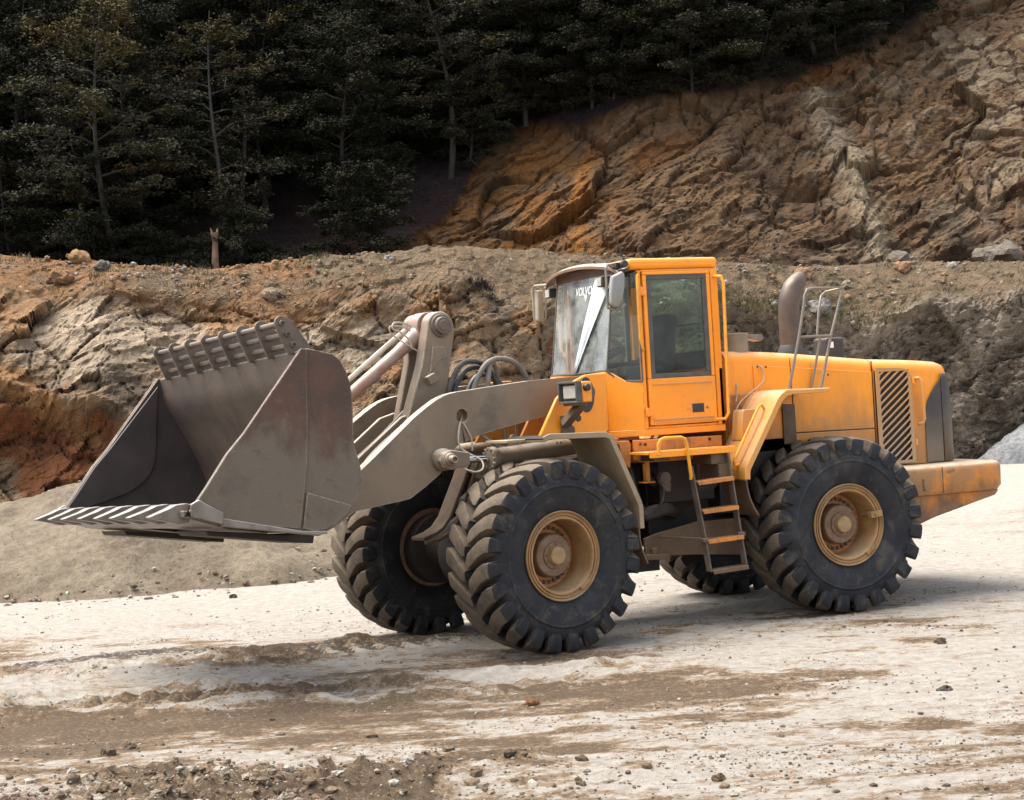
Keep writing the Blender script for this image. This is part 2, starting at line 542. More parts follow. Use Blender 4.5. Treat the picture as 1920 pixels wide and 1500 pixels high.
# ---- front frame ----------------------------------------------------
mb = MB(xF)
mb.prism([(.15, .62), (.15, 1.25), (.55, 1.6), (1.2, 1.5), (1.6, 1.25), (1.75, .75), (1.3, .62)], -.36, .36)
mb.box((.25, -.30, .45), (1.2, .30, .64))
mb.build('front_frame', mDark, L)
mb = MB(xF)
mb.lathe([(-.78, .17), (-.775, .28), (-.765, .32), (-.62, .315), (-.60, .18), (-.45, .16), (-.28, .22), (-.15, .34), (.15, .34), (.28, .22), (.45, .16), (.60, .18), (.62, .315), (.765, .32), (.775, .28), (.78, .17)], (1.6515, 0, .79), 'y', 32)
mb.build('front_axle', mDark, L, 0)
mb = MB(xR)
mb.lathe([(-.78, .17), (-.775, .28), (-.765, .32), (-.62, .315), (-.60, .18), (-.45, .16), (-.28, .22), (-.15, .34), (.15, .34), (.28, .22), (.45, .16), (.60, .18), (.62, .315), (.765, .32), (.775, .28), (.78, .17)], (-1.6552, 0, .79), 'y', 32)
mb.build('rear_axle', mDark, L, 0)

nose = [(.69, 2.30), (.84, 2.30), (.92, 2.295), (.99, 2.27), (1.05, 2.245), (1.10, 2.21), (1.18, 2.16), (1.25, 2.10), (1.45, 1.79), (1.46, 1.76), (.72, 1.76)]
for s in (1, -1):
    mb = MB(xF)
    mb.prism(nose, s*.72, s*.755)
    tw = mb.build('tower_plate', mYellow, L, .008)
    mb = MB(xF)
    mb.prism([(.7, 2.22), (.98, 2.2), (1.08, 2.0), (1.26, 1.96), (1.40, 1.74), (.7, 1.74)], s*.33, s*.365)
    mb.build('tower_inner_plate', mOrange, L, .006)
    if s > 0:   # details on the near tower plate
        mb = MB(xF)
        rng = [(.93+.085*math.cos(a), 2.12+.155*math.sin(a)) for a in [k*2*math.pi/28 for k in range(28)]]
        mb.prism(rng, .756, .764)
        mb.prism([(1.03+.03*math.cos(a), 1.92+.03*math.sin(a)) for a in [k*2*math.pi/16 for k in range(16)]], .756, .762)
        mb.build('dark_patch', mBlack, tw, .002)  # black ovals stand for a grime patch on the plate
        mb = MB(xF)
        mb.lathe([(.762, .075), (.80, .07), (.802, .02)], (.93, 0, 2.14), 'y', 20)
        mb.build('horn', mFrame, tw, .003)
mb = MB(xF)
mb.box((.72, -.32, 1.62), (.80, .32, 2.05))
mb.cyl((.86, -.70, 2.12), (.86, .70, 2.12), .06)
mb.build('tower_crossmember', mDark, L)

# ---- lift arms ------------------------------------------------------
arm = [(.72, 2.29), (1.05, 2.283), (1.38, 2.27), (1.8, 2.235), (2.14, 2.205), (2.22, 2.192), (2.28, 2.175), (2.34, 2.15), (2.40, 2.118), (2.48, 2.07), (2.58, 2.005), (2.85, 1.80), (3.09, 1.62), (3.40, 1.40), (3.56, 1.30),
       (3.60, 1.20), (3.52, 1.12), (3.38, 1.17), (3.18, 1.28), (2.92, 1.31), (2.66, 1.34), (2.50, 1.43), (2.36, 1.52), (2.28, 1.60), (2.19, 1.73), (2.14, 1.765), (2.08, 1.785), (1.88, 1.84), (1.55, 1.90), (1.21, 1.96), (.75, 2.06)]
for s in (1, -1):
    mb = MB(xF)
    # plate with a round hole: every face is two outlines meeting at the hole
    top_, bot_ = (2.10, 2.2085), (2.10, 1.7783)
    far_ = [top_] + [p for p in arm[4:27]] + [bot_]
    near_ = [bot_] + arm[27:] + arm[:4] + [top_]
    hol_ = [(2.10+.058*math.cos(R(90-a)), 2.0+.062*math.sin(R(90-a))) for a in range(0, 360, 15)]
    nF, nN, nH = len(far_), len(near_), len(hol_)
    pts_ = far_ + near_[1:-1] + hol_
    n_ = len(pts_)
    oN = lambda q: nF-1 if q == 0 else (0 if q == nN-1 else nF+q-1)
    oH = lambda q: nF+nN-2+(q % nH)
    fA = list(range(nF)) + [oH(q) for q in range(nH//2, -1, -1)]
    fB = [oN(q) for q in range(nN)] + [oH(q) for q in range(nH, nH//2-1, -1)]
    ring_ = list(range(nF)) + [oN(q) for q in range(1, nN-1)]
    vs_ = [(p[0], s*.5-.05, p[1]) for p in pts_] + [(p[0], s*.5+.05, p[1]) for p in pts_]
    fs_ = [fA, fB, [q+n_ for q in fA][::-1], [q+n_ for q in fB][::-1]]
    fs_ += [[a_, b_, b_+n_, a_+n_] for a_, b_ in zip(ring_, ring_[1:]+ring_[:1])]
    fs_ += [[oH(q), oH(q+1), oH(q+1)+n_, oH(q)+n_] for q in range(nH)]
    mb.add(vs_, fs_)
    o = mb.build('lift_arm', mArm, L, .006)
    armo = o
    mb = MB(xF)
    mb.lathe([(s*.55, .095), (s*.60, .095), (s*.61, .088), (s*.63, .07), (s*.685, .068), (s*.69, .055), (s*.715, .05), (s*.72, .034), (s*.77, .032), (s*.772, .022), (s*.74, .02)], (2.335, 0, 1.645), 'y', 28)
    mb.build('pin_boss', mArm, armo, .004)
    if s > 0:
        mb = MB(xF)
        mb.tube([(2.12, .552, 1.95), (2.15, .57, 1.90), (2.17, .58, 1.80), (2.15, .58, 1.73), (2.08, .62, 1.67), (2.03, .70, 1.62), (2.06, .76, 1.55), (2.16, .79, 1.53), (2.25, .78, 1.56)], .008, 6, 4)
        mb.tube([(2.10, .552, 1.95), (2.06, .565, 1.87), (2.03, .57, 1.80), (2.03, .57, 1.70)], .007, 6, 4)
        mb.build('grease_line', mWire, armo, 0)
        mb = MB(xF)
        mb.box((2.09, .42, 1.96), (2.115, .46, 2.05)).box((2.05, .40, 1.985), (2.15, .42, 2.0))
        mb.build('hole_bracket', mArm, armo, .003)
mb = MB(xF)
mb.cyl((2.46, -.46, 1.66), (2.46, .46, 1.66), .11, seg=28)
mb.box((2.5, -.45, 1.52), (2.9, .45, 1.56), Matrix.Rotation(R(38), 3, 'Y'))
for y in (.12, -.24):
    mb.prism([(2.14, 2.0), (2.3, 2.06), (2.45, 2.02), (3.05, 1.585), (3.2, 1.40), (3.1, 1.30), (2.5, 1.45), (2.25, 1.6)], y-.02, y+.02)
mb.build('arm_crossmember', mArm, L, .008)
mb = MB(xF)
mb.tube([(2.35, .02, 2.06), (2.6, .03, 1.86), (2.95, .05, 1.62), (3.1, .08, 1.5)], .022, 8, 6)
mb.tube([(2.45, .30, 1.99), (2.75, .28, 1.78), (2.92, .30, 1.64), (2.97, .36, 1.54)], .028, 8, 6)
mb.build('arm_pipe', mHoseD, L, 0)

# ---- bellcrank, link, tilt gear -------------------------------------
def roundtop(cx, cz, r, a0, a1, n=10):
    return [(cx+r*math.cos(a0+(a1-a0)*k/n), cz+r*math.sin(a0+(a1-a0)*k/n)) for k in range(n+1)]
bc = roundtop(2.03, 2.78, .135, R(5), R(190), 12)
mb = MB(xF)
mb.prism([(2.245, 2.45)] + [(2.165, 2.78)] + bc[1:] + [(1.90, 2.70), (1.985, 2.30), (1.99, 2.1), (2.12, 1.75), (2.25, 1.66), (2.36, 1.75), (2.41, 2.02)], .06, .185)
mb.prism(roundtop(2.075, 2.79, .12, R(0), R(180), 12) + [(1.95, 2.2), (2.05, 1.8), (2.25, 1.72), (2.33, 1.8), (2.34, 2.0), (2.2, 2.5)], -.20, -.11)
bk = mb.build('bellcrank', mArm, L, .012)
mb = MB(xF)
mb.prism([(2.02, 2.61), (2.13, 2.61), (2.17, 2.40), (2.24, 2.32), (2.18, 2.38), (2.08, 2.49), (1.985, 2.52)], .186, .194)
mb.box((2.14, .185, 2.30), (2.22, .25, 2.37), Matrix.Rotation(R(25), 3, 'Y'))
mb.build('bellcrank_pad', mArm, bk, .006)
mb = MB(xF)
mb.lathe([(-.24, .10), (.06, .10), (.185, .105), (.20, .10), (.205, .076), (.235, .074), (.238, .05), (.244, .045), (.246, .02)], (2.03, 0, 2.79), 'y', 28)
mb.build('bellcrank_pin', mTube, bk, .004)
mb = MB(xF)
mb.tube([(2.12, -.02, 2.74), (2.30, -.02, 2.615), (2.36, -.02, 2.573), (3.40, -.02, 1.845)], [.085, .06, .055, .055], 18)
mb.lathe([(-.11, .12), (.055, .12)], (2.07, 0, 2.80), 'y', 24)
mb.lathe([(-.10, .08), (.06, .08)], (3.42, 0, 1.83), 'y', 20)
lk = mb.build('bucket_link', pmat('worn red and grey link paint', (.26, .205, .165), (.24, .10, .06), 3.0, .45, bump=.05, top=.85, dust=(.46, .40, .35)), L, .006)
mb = MB(xF)
mb.tube([(2.22, -.10, 2.77), (2.42, -.10, 2.64), (2.9, -.10, 2.30), (3.2, -.1, 2.1)], .024, 8, 3)
mb.tube([(2.22, .0, 2.80), (2.32, .03, 2.83), (2.42, .05, 2.83), (2.44, .06, 2.78), (2.36, .05, 2.75), (2.28, .06, 2.68), (2.25, .05, 2.6)], .008, 6, 5)
mb.tube([(2.24, .02, 2.76), (2.34, .04, 2.80), (2.46, .05, 2.80), (2.45, .05, 2.74), (2.34, .06, 2.66), (2.20, .06, 2.58)], .007, 6, 5)
mb.build('link_hose', mWire, lk, 0)
mb = MB(xF)
mb.sheet([(1.72, 1.62), (1.80, 1.45), (1.97, 1.13), (2.05, 1.04), (2.13, 1.0), (2.26, .965)], -.14, .06, .03)
mb.sheet([(1.66, 1.60), (1.74, 1.43), (1.90, 1.10), (1.99, 1.0), (2.1, .95), (2.25, .935)], .061, .085, .03)
mb.build('tilt_stop_bracket', mBrown, L, .006)

# ---- lift cylinders --------------------------------------------------
for s in (1, -1):
    mb = MB(xF)
    mb.lathe([(0, .062), (.02, .095), (.06, .098), (.08, .088), (.10, .080), (.16, .078), (1.0, .078)], (0, 0, 0), 'x', 24)
    for k in range(12):
        a = k*math.pi/6
        mb.cyl((.0, .083*math.cos(a), .083*math.sin(a)), (.075, .083*math.cos(a), .083*math.sin(a)), .013, seg=6)
    d = Matrix.Rotation(R(3.5), 3, 'Y')
    mb.v = [tuple(d @ Vector((-p[0], p[1], p[2])) + Vector((1.92, s*.635, 1.625))) for p in mb.v]
    lc = mb.build('lift_cylinder', mArm, L, .003)
    mb = MB(xF)
    mb.cyl((1.90, s*.635, 1.625), (2.22, s*.635, 1.637), .031, seg=20)
    mb.build('cylinder_rod', mChrome, lc, 0)
    mb = MB(xF)
    mb.prism([(2.12, 1.585), (2.12, 1.69), (2.30, 1.725), (2.39, 1.70), (2.42, 1.64), (2.39, 1.58), (2.3, 1.555)], s*.605-.0, s*.67)
    mb.build('rod_eye', mArm, lc, .01)

# ---- hoses over the arms ---------------------------------------------
def arc(p0, h, p1, y0, y1, lean=0):
    return [(p0[0], y0, p0[1]-.25), (p0[0], y0, p0[1]), (p0[0]+(p1[0]-p0[0])*.22+lean, y0+(y1-y0)*.2, p0[1]+(h-p0[1])*.8), (p0[0]+(p1[0]-p0[0])*.5, y0+(y1-y0)*.5, h),
            (p0[0]+(p1[0]-p0[0])*.8-lean, y0+(y1-y0)*.8, p1[1]+(h-p1[1])*.75), (p1[0], y1, p1[1]), (p1[0]-.02, y1, p1[1]-.25)]
for nm, m, a in (('hydraulic_hose', mHose, arc((2.00, 2.2), 2.475, (1.42, 2.2), .2, .12)), ('hydraulic_hose', mHose, arc((1.92, 2.2), 2.42, (1.36, 2.2), .16, .05)),
                 ('hydraulic_hose', mHoseD, arc((1.77, 2.2), 2.485, (1.12, 2.2), .24, .2)), ('hydraulic_hose', mHoseD, arc((1.63, 2.2), 2.455, (1.40, 2.2), .26, .1)),
                 ('hydraulic_hose', mHose, arc((1.62, 2.15), 2.36, (1.22, 2.2), -.1, -.1))):
    mb = MB(xF)
    mb.tube(a, .024, 10, 6)
    mb.build(nm, m, L, 0)
mb = MB(xF)
for a in ([(1.85, .3, 1.9), (1.75, .4, 1.78), (1.6, .45, 1.74), (1.5, .4, 1.8), (1.42, .35, 1.78)], [(1.8, .36, 1.85), (1.68, .42, 1.72), (1.5, .42, 1.70), (1.38, .4, 1.74)], [(1.46, .42, 1.9), (1.46, .42, 1.6)], [(1.50, .30, 1.95), (1.50, .32, 1.6)]):
    mb.tube(a, .012, 6, 4)
mb.build('cable', mHoseD, L, 0)

# ---- front fenders ---------------------------------------------------
for s in (1, -1):
    mb = MB(xF)
    y0, y1 = sorted((s*.72, s*1.28))
    path = [(1.78, 1.745), (1.73, 1.765), (1.155, 1.75), (1.11, 1.735), (.845, 1.165), (.835, 1.13), (.835, .95)]
    mb.sheet(path, y0, y1, .022)
    yo = s*1.28
    mb.sheet([(p[0], p[1]) for p in path], *sorted((yo-.012*s, yo+.006*s)), .048)
    y2, y3 = sorted((s*.70, s*1.02))
    mb.box((1.76, y2, 1.752), (1.98, y3, 1.778))
    fo = mb.build('front_fender', mPale, L, .005)
    mb = MB(xF)
    mb.sheet(MB.shifted(path, .025), min(y0, y1)+.004, max(y0, y1)-.016, .01)
    mb.build('fender_underside', mDark, fo, 0)  # dark sheet added to blacken the fender's underside
    mb = MB(xF)
    mb.sheet([(.836, .96), (.835, .86), (.815, .76), (.76, .64)], *sorted((s*.74, s*1.265)), .015)
    mb.build('mudflap', mBrown, fo, .003)
    if s > 0:
        for x in (1.66, 1.62):
            mb = MB(xF)
            mb.lathe([(1.284, .008), (1.293, .008), (1.294, .004)], (x, 0, 1.735), 'y', 8)
            mb.build('fender_bolt', mDark, fo, 0)

# ---- headlights ------------------------------------------------------
for s in (1, -1):
    mb = MB(xF)
    ya, yb = s*.82, s*1.09
    mb.box((1.115, min(ya, yb), 2.055), (1.22, max(ya, yb), 2.235))
    hd = mb.build('headlight', mYellow, L, .012)
    mb = MB(xF)
    mb.box((1.225, min(ya, yb), 2.05), (1.285, max(ya, yb), 2.07)).box((1.225, min(ya, yb), 2.22), (1.285, max(ya, yb), 2.24))
    mb.box((1.225, min(ya, yb), 2.07), (1.285, min(ya, yb)+.018, 2.22)).box((1.225, max(ya, yb)-.018, 2.07), (1.285, max(ya, yb), 2.22))
    mb.box((1.222, min(ya, yb)+.02, 2.072), (1.24, max(ya, yb)-.02, 2.218))
    mb.build('lamp_housing', mFrame, hd, .004)
    mb = MB(xF)
    mb.box((1.242, min(ya, yb)+.045, 2.09), (1.262, max(ya, yb)-.045, 2.205))
    mb.build('lamp_lens', mLens, hd, .008)
    mb = MB(xF)
    mb.lathe([(s*1.092, .033), (s*1.13, .031), (s*1.135, .02), (s*1.137, .005)], (1.185, 0, 2.182), 'y', 16)
    mb.build('indicator', mBlack, hd, .004)
    mb = MB(xF)
    mb.bar((1.215, s*.79, 1.87), (1.13, s*.97, 2.055), .075, .07, (1, 0, .3))
    mb.prism([(1.16, 1.77), (1.16, 1.95), (1.23, 1.95), (1.23, 1.77)], *sorted((s*.757, s*.775)))
    mb.prism([(1.08, 1.84), (1.16, 1.92), (1.16, 1.78), (1.12, 1.78), (1.08, 1.80)], *sorted((s*.757, s*.768)))
    mb.box((1.13, min(ya, yb)+.05, 2.03), (1.27, max(ya, yb)-.06, 2.054))
    mb.build('headlight_bracket', mBrown, hd, .005)

# ---- bucket (own small tilt) -----------------------------------------
WB = 1.4513
cut = [(4.01, 2.525), (4.51, 1.93), (4.575, 1.865), (4.65, 1.79), (4.735, 1.68), (4.82, 1.57), (4.93, 1.44), (4.96, 1.40)]
bott = [(4.74, 1.30), (4.13, 1.19)]
rear = [(3.98, 1.165), (3.90, 1.175), (3.82, 1.21), (3.74, 1.26), (3.68, 1.32), (3.635, 1.38), (3.60, 1.45), (3.578, 1.52), (3.575, 1.60), (3.59, 1.68), (3.615, 1.77), (3.622, 1.85), (3.605, 2.13), (3.615, 2.25), (3.645, 2.36), (3.69, 2.44), (3.75, 2.485)]
mb = MB(xB)
outer = [(4.96, 1.375)] + bott + rear + [(3.97, 2.53), (4.0, 2.515)]
inner = [(3.985, 2.46), (3.975, 2.36), (3.93, 2.23), (3.86, 2.13), (3.77, 1.95), (3.68, 1.75), (3.635, 1.63), (3.615, 1.55), (3.62, 1.47), (3.65, 1.38), (3.71, 1.30), (3.79, 1.25), (3.90, 1.225), (4.05, 1.225), (4.2, 1.245), (4.96, 1.405)]
mb.prism(outer+inner, -WB+.028, WB-.028)
bu = mb.build('bucket', mBucketIn, L, .004)
for s in (1, -1):
    mb = MB(xB)
    mb.prism(cut + bott + rear + [(3.95, 2.53)], *sorted((s*(WB-.03), s*WB)))
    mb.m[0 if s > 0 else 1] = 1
    sw = mb.build('side_wall', [mBucket, mSteelShade], bu, .006)
    # front side plate, laid over the wall
    mb = MB(xB)
    yo = sorted((s*(WB+.002), s*(WB+.022)))
    yi = sorted((s*(WB-.055), s*(WB-.032)))
    plate = [(3.965, 2.525), (4.013, 2.53)] + [(x+.004, z+.004) for x, z in cut[1:]] + [(4.74, 1.305), (4.118, 1.205), (4.03, 1.66), (4.005, 1.90)]
    mb.prism(plate, *yo)
    mb.build('wear_plate', mBucket, sw, .008)
    mb = MB(xB)
    iplate = [(4.022, 2.46)] + [(x-.004, z-.004) for x, z in cut[1:]] + [(4.60, 1.475), (4.40, 1.53), (4.30, 1.57), (4.21, 1.63), (4.15, 1.69), (4.11, 1.76), (4.09, 1.83), (4.08, 1.90)]
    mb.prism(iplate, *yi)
    mb.build('inner_plate', mSteelShade, sw, .008)
    mb = MB(xB)
    mb.prism([(4.045, 1.47), (4.10, 1.205), (4.0, 1.178), (3.90, 1.19), (3.83, 1.22), (3.74, 1.28), (3.685, 1.345)], *sorted((s*(WB+.002), s*(WB+.02))))
    mb.build('heel_plate', mBucket, sw, .006)
    mb = MB(xB)
    mb.prism([(4.965, 1.455), (4.90, 1.485), (4.86, 1.455), (4.72, 1.372), (4.73, 1.288), (4.965, 1.362)], *sorted((s*(WB+.023), s*(WB+.05))))
    mb.prism([(4.74, 1.34), (4.74, 1.275), (4.0, 1.145), (3.9, 1.155), (3.92, 1.175), (4.1, 1.19)], *sorted((s*(WB+.003), s*(WB+.034))))
    mb.build('corner_guard', mLip, sw, .008)
mb = MB(xB)
mb.prism([(5.0, 1.412), (5.0, 1.366), (4.70, 1.262), (4.68, 1.288), (4.965, 1.377), (4.962, 1.406), (4.80, 1.382), (4.80, 1.392)], -WB+.02, WB-.02)
lip = mb.build('cutting_edge', mLip, bu, .004)
for k in range(8):
    y = -1.300+k*2.6/7
    mb = MB(xB)
    def sec(x, z0, z1, w):
        return [(x, y-w/2, z0), (x, y+w/2, z0), (x, y+w/2, z1), (x, y-w/2, z1)]
    j = random.uniform(-.012, .012)
    mb.loft([sec(4.93, 1.325, 1.462, .13), sec(5.02, 1.322, 1.456, .128), sec(5.08, 1.345, 1.432, .115), sec(5.225+j, 1.380, 1.388, .085)])
    th = mb.build('bucket_tooth', mLip, bu, .006)
    mb = MB(xB)
    mb.loft([sec(4.70, 1.365, 1.385, .10), sec(4.86, 1.395, 1.455, .12), sec(4.95, 1.40, 1.452, .12)])
    mb.cyl((4.965, y-.072, 1.39), (4.965, y+.072, 1.39), .014, seg=10)
    mb.build('tooth_adapter', mBucket, th, .006)
for y in (.85, -.85):
    mb = MB(xB)
    mb.prism([(4.72, 1.245), (4.70, 1.21), (3.86, 1.075), (3.84, 1.15), (4.1, 1.165)], y-.28, y+.28)
    mb.build('skid_plate', mDark, bu, .008)
for y in (-.33, -.2, .2, .33, -.6, -.45, .45, .6):
    mb = MB(xB)
    mb.prism([(3.62, 2.0), (3.50, 1.93), (3.38, 1.80), (3.38, 1.72), (3.60, 1.62)] if abs(y) < .4 else [(3.58, 1.55), (3.45, 1.35), (3.45, 1.15), (3.56, 1.10), (3.85, 1.20)], y-.02, y+.02)
    mb.build('bucket_bracket', mBucket, bu, .006)
# spill guard: eight ribs and three tubes
gy0, gy1 = -1.17, 1.30
sg = None
mb = MB(xB)
dirv = Vector((.115, 0, .215)).normalized()
base = Vector((3.965, 0, 2.515))
cens = [base + Vector((.033, 0, .055)), base + Vector((.075, 0, .135)), base + Vector((.115, 0, .217))]
for c in cens:
    mb.tube([(c.x, gy0-.02, c.z), (c.x, gy1+.035, c.z)], .022, 14)
sg = mb.build('spill_guard', mTube, bu, .002)
for c in cens:
    mb = MB(xB)
    mb.cyl((c.x, gy1+.0352, c.z), (c.x, gy1+.0362, c.z), .014, seg=12)
    mb.build('tube_bore', mDark, sg, 0)
for k in range(8):
    y = gy0+(gy1-gy0)*k/7
    mb = MB(xB)
    t = cens[2]
    mb.prism([(base.x+.072, base.z-.02)] + roundtop(t.x, t.z+.002, .054, R(-28), R(100), 7) + roundtop(t.x-.045, t.z-.012, .054, R(100), R(165), 4) + [(base.x-.155, base.z-.02)], y-.011, y+.011)
    mb.build('guard_rib', mTube, sg, .003)

# ---- rear frame ------------------------------------------------------
mb = MB()
mb.prism([(-.05, .70), (-.05, 1.45), (-.9, 1.6), (-3.2, 1.5), (-3.3, .95), (-2.2, .75), (-.9, .60)], -.40, .40)
mb.cyl((.05, 0, .50), (.05, 0, 1.55), .14)
mb.box((-.2, -.3, .45), (.25, .3, .62)).box((-.2, -.3, 1.25), (.25, .3, 1.45))
mb.box((-1.4, .40, .95), (-.70, .62, 1.35)).box((-.62, .42, 1.10), (-.05, .66, 1.48))
mb.build('rear_frame', mDark, L)
for s in (1, -1):
    mb = MB()
    mb.prism([(.14, .63), (.14, .79), (.0, .83), (-.40, .90), (-.95, .90), (-.95, .55), (-.41, .60)], s*.66-.02, s*.66+.02)
    mb.prism([(.16, .60), (.16, .65), (-.07, .64), (-.07, .59)], *sorted((s*.62, s*.74)))
    mb.cyl((.06, s*.70, .645), (.06, s*.70, .70), .03, seg=10)
    mb.build('belly_plate', mBrown, L)
mb = MB()
mb.tube([(.0, .55, 1.32), (-.2, .6, 1.22), (-.55, .62, 1.20), (-.7, .55, 1.26)], .045, 10, 5)
mb.tube([(.20, .60, 1.42), (.18, .66, 1.2), (.1, .62, 1.05), (-.1, .55, .98)], .025, 8, 5)
mb.tube([(.25, .55, 1.45), (.24, .60, 1.25), (.2, .5, 1.1)], .022, 8, 5)
mb.tube([(-.05, .75, 1.40), (-.02, .78, 1.15), (.05, .72, 1.02)], .012, 6, 5)
mb.tube([(-.30, .45, .98), (-.12, .62, 1.04), (.1, .6, 1.0)], .06, 10, 3)
mb.build('belly_hose', mHose, L, 0)
mb = MB()
mb.cyl((-.05, .72, 1.33), (-.05, .80, 1.33), .055, seg=16)
mb.prism([(.0, 1.36), (-.03, 1.38), (-.11, 1.27), (-.10, 1.20), (-.05, 1.21), (.01, 1.30)], .735, .785)
mb.build('belly_valve', mTube, L, .004)
for s in (1, -1):
    mb = MB()
    mb.prism([(.27, 1.51), (.27, 1.69), (-.63, 1.68), (-.63, 1.58), (-.2, 1.555), (0, 1.53)], *sorted((s*.80, s*.835)))
    mb.box((-.60, min(s*.4, s*.8), 1.60), (.20, max(s*.4, s*.8), 1.66))
    mb.box((-.65, min(s*.40, s*.80), 1.48), (.15, max(s*.40, s*.80), 1.597))
    sb = mb.build('sill_plate', mOrange, L, .006)
    for x, z in ((.16, 1.645), (-.50, 1.655)):
        mb = MB()
        mb.lathe([(s*.836, .014), (s*.846, .014), (s*.847, .006)], (x, 0, z), 'y', 8)
        mb.build('sill_bolt', mDark, sb, 0)
    if s > 0:
        mb = MB()
        mb.lathe([(.8362, .006), (.8375, .006), (.8377, .003)], (.205, 0, 1.652), 'y', 8)
        for k in range(7):
            a = k*math.pi/3.5
            mb.bar((.205+.006*math.cos(a), .8365, 1.652+.006*math.sin(a)), (.205+.022*math.cos(a), .8365, 1.652+.022*math.sin(a)), .003, .004, (0, 1, 0))
        mb.build('stamped_mark', mDark, sb, 0)
    mb = MB()
    mb.prism([(.50, 1.685), (.40, 1.66), (.38, 1.5), (.30, 1.44), (.28, 1.66), (.30, 1.69)], *sorted((s*.55, s*.80)))
    mb.cyl((.43, s*.74, 1.66), (.43, s*.74, 1.72), .05)
    mb.build('cab_mount', mOrange, L, .006)
    mb = MB()
    mb.box((.10, min(s*.72, s*.79), 1.31), (.14, max(s*.72, s*.79), 1.51)).box((.06, min(s*.70, s*.81), 1.295), (.18, max(s*.70, s*.81), 1.31))
    mb.build('hanger_bracket', mOrange, L, .006)

# ---- cab -------------------------------------------------------------
CY = .80
AX, PX, PY = .13, .385, .60        # A post on the side, front corner of the quarter glass
cab = MB()
# floor pan and lower walls as one shell
outl = [(-.70, -CY), (AX, -CY), (PX+.02, -PY), (PX+.05, 0), (PX+.02, PY), (AX, CY), (-.70, CY)]
cab.prism(outl, 1.72, 1.78, 'z')
cab.box((-.70, -CY, 1.781), (-.66, CY, 2.30))
for s in (1, -1):
    ya, yb = sorted((s*(CY-.035), s*CY))
    cab.box((-.02+.11, ya, 1.781), (AX, yb, 3.21))                 # A post
    cab.box((-.70, ya, 1.781), (-.625, yb, 3.21))                  # rear post
    cab.box((-.624, ya, 1.781), (.089, yb, 1.80))
    cab.box((-.624, ya, 3.195), (.089, yb, 3.215))
    cab.box((-.70, min(s*(CY-.08), s*(CY-.036)), 1.79), (-.58, max(s*(CY-.08), s*(CY-.036)), 3.2))
    # slanted quarter panel below the glass
    a, b = Vector((AX, s*CY, 0)), Vector((PX+.012, s*PY, 0))
    n = Vector((b.y-a.y, a.x-b.x, 0)).normalized()*(-s)
    if n.y*s < 0: n = -n
    def q(t, z, d):
        p = a.lerp(b, t) - n*d
        return (p.x, p.y, z)
    pl = [(0, 1.72), (1, 1.72), (1, 2.325), (.93, 2.325), (.42, 2.215), (0, 2.21)]
    cab.add([q(t, z, 0) for t, z in pl]+[q(t, z, .03) for t, z in pl], [[0, 1, 2, 3, 4, 5], [11, 10, 9, 8, 7, 6]] + [[i, (i+1) % 6, 6+(i+1) % 6, 6+i] for i in range(6)])
# front wall under the windscreen
cab.prism([(PX+.01, 1.78), (PX+.05, 1.78), (PX+.02, 2.315), (PX-.015, 2.315)], -PY, PY)
cabo = cab.build('cab', mYellow, L, .006)
# roof
mb = MB()
rp = [(-.715, -.80), (.17, -.815), (.20, -.74), (.21, -.4), (.21, 0), (.21, .4), (.21, .76), (.20, .815), (-.715, .80)]
mb.prism(rp, 3.217, 3.318, 'z')
ro = mb.build('roof', mYellow, cabo, .035, seg=4)
mb = MB()
rings = []
for i in range(15):
    y = -.83+1.62*i/14
    q_ = abs(y+.02)/.81
    zt = 3.335-.085*q_**2.2 - (.03 if q_ > .93 else 0)
    xf_ = .40-.10*q_**2.5
    rings.append([(.10, y, 3.325-.02*q_), (xf_-.05, y, zt), (xf_, y, zt-.022), (xf_, y, zt-.05), (xf_-.012, y, zt-.05), (xf_-.012, y, zt-.03), (xf_-.055, y, zt-.016), (.10, y, 3.305-.02*q_)])
mb.loft(rings)
mb.box((.10, -.70, 3.20), (.235, .70, 3.30))
mb.build('sun_visor', pmat('faded visor plastic', (.19, .10, .065), (.14, .08, .055), 5, .5, top=.9, dust=(.55, .42, .32)), cabo, .003)
mb = MB()
mb.box((-.62, -.74, 3.16), (.18, .74, 3.194))
mb.box((-.66, -.7, 2.40), (-.62, .7, 2.44))
mb.build('headliner', mBlack, cabo, .01)
# window glass
mb = MB()
for z0, z1 in ((2.318, 3.20),):
    n = 12
    rg = []
    for z in (z0, z1):
        k = (z-z0)/(z1-z0)
        rg.append([(PX-.005-.115*k+.035*(1-(2*i/n-1)**2), -PY-.02*k*0+(2*PY)*i/n, z) for i in range(n+1)])
    mb.loft(rg, cap=False, closed=False)
wsg = mb.build('windscreen', mScreen, cabo, 0)
for s in (1, -1):
    mb = MB()
    p = [(AX, s*(CY-.012), 2.215), (PX-.10, s*(PY+.055), 2.225), (PX-.005, s*(PY+.005), 2.325), (PX-.115, s*(PY+.005), 3.2), (AX, s*(CY-.012), 3.2)]
    mb.add(p, [[0, 1, 2, 3, 4]])
    mb.build('quarter_glass', mGlass, cabo, 0)
    mb = MB()
    mb.tube([(PX-.003, s*(PY+.002), 2.32), (PX-.118, s*(PY+.002), 3.2)], .009, 6)
    mb.tube([(AX, s*(CY-.002), 2.213), (PX-.10, s*(PY+.063), 2.222), (PX-.0, s*(PY+.008), 2.325)], .012, 6)
    mb.tube([(PX, s*(PY+.004), 2.325), (PX+.03, 0, 2.322)], .012, 6)
    mb.tube([(AX-.004, s*(CY-.004), 2.213), (AX-.004, s*(CY-.004), 3.2)], .010, 6)
    mb.build('glass_seal', mFrame, cabo, 0)
mb = MB()
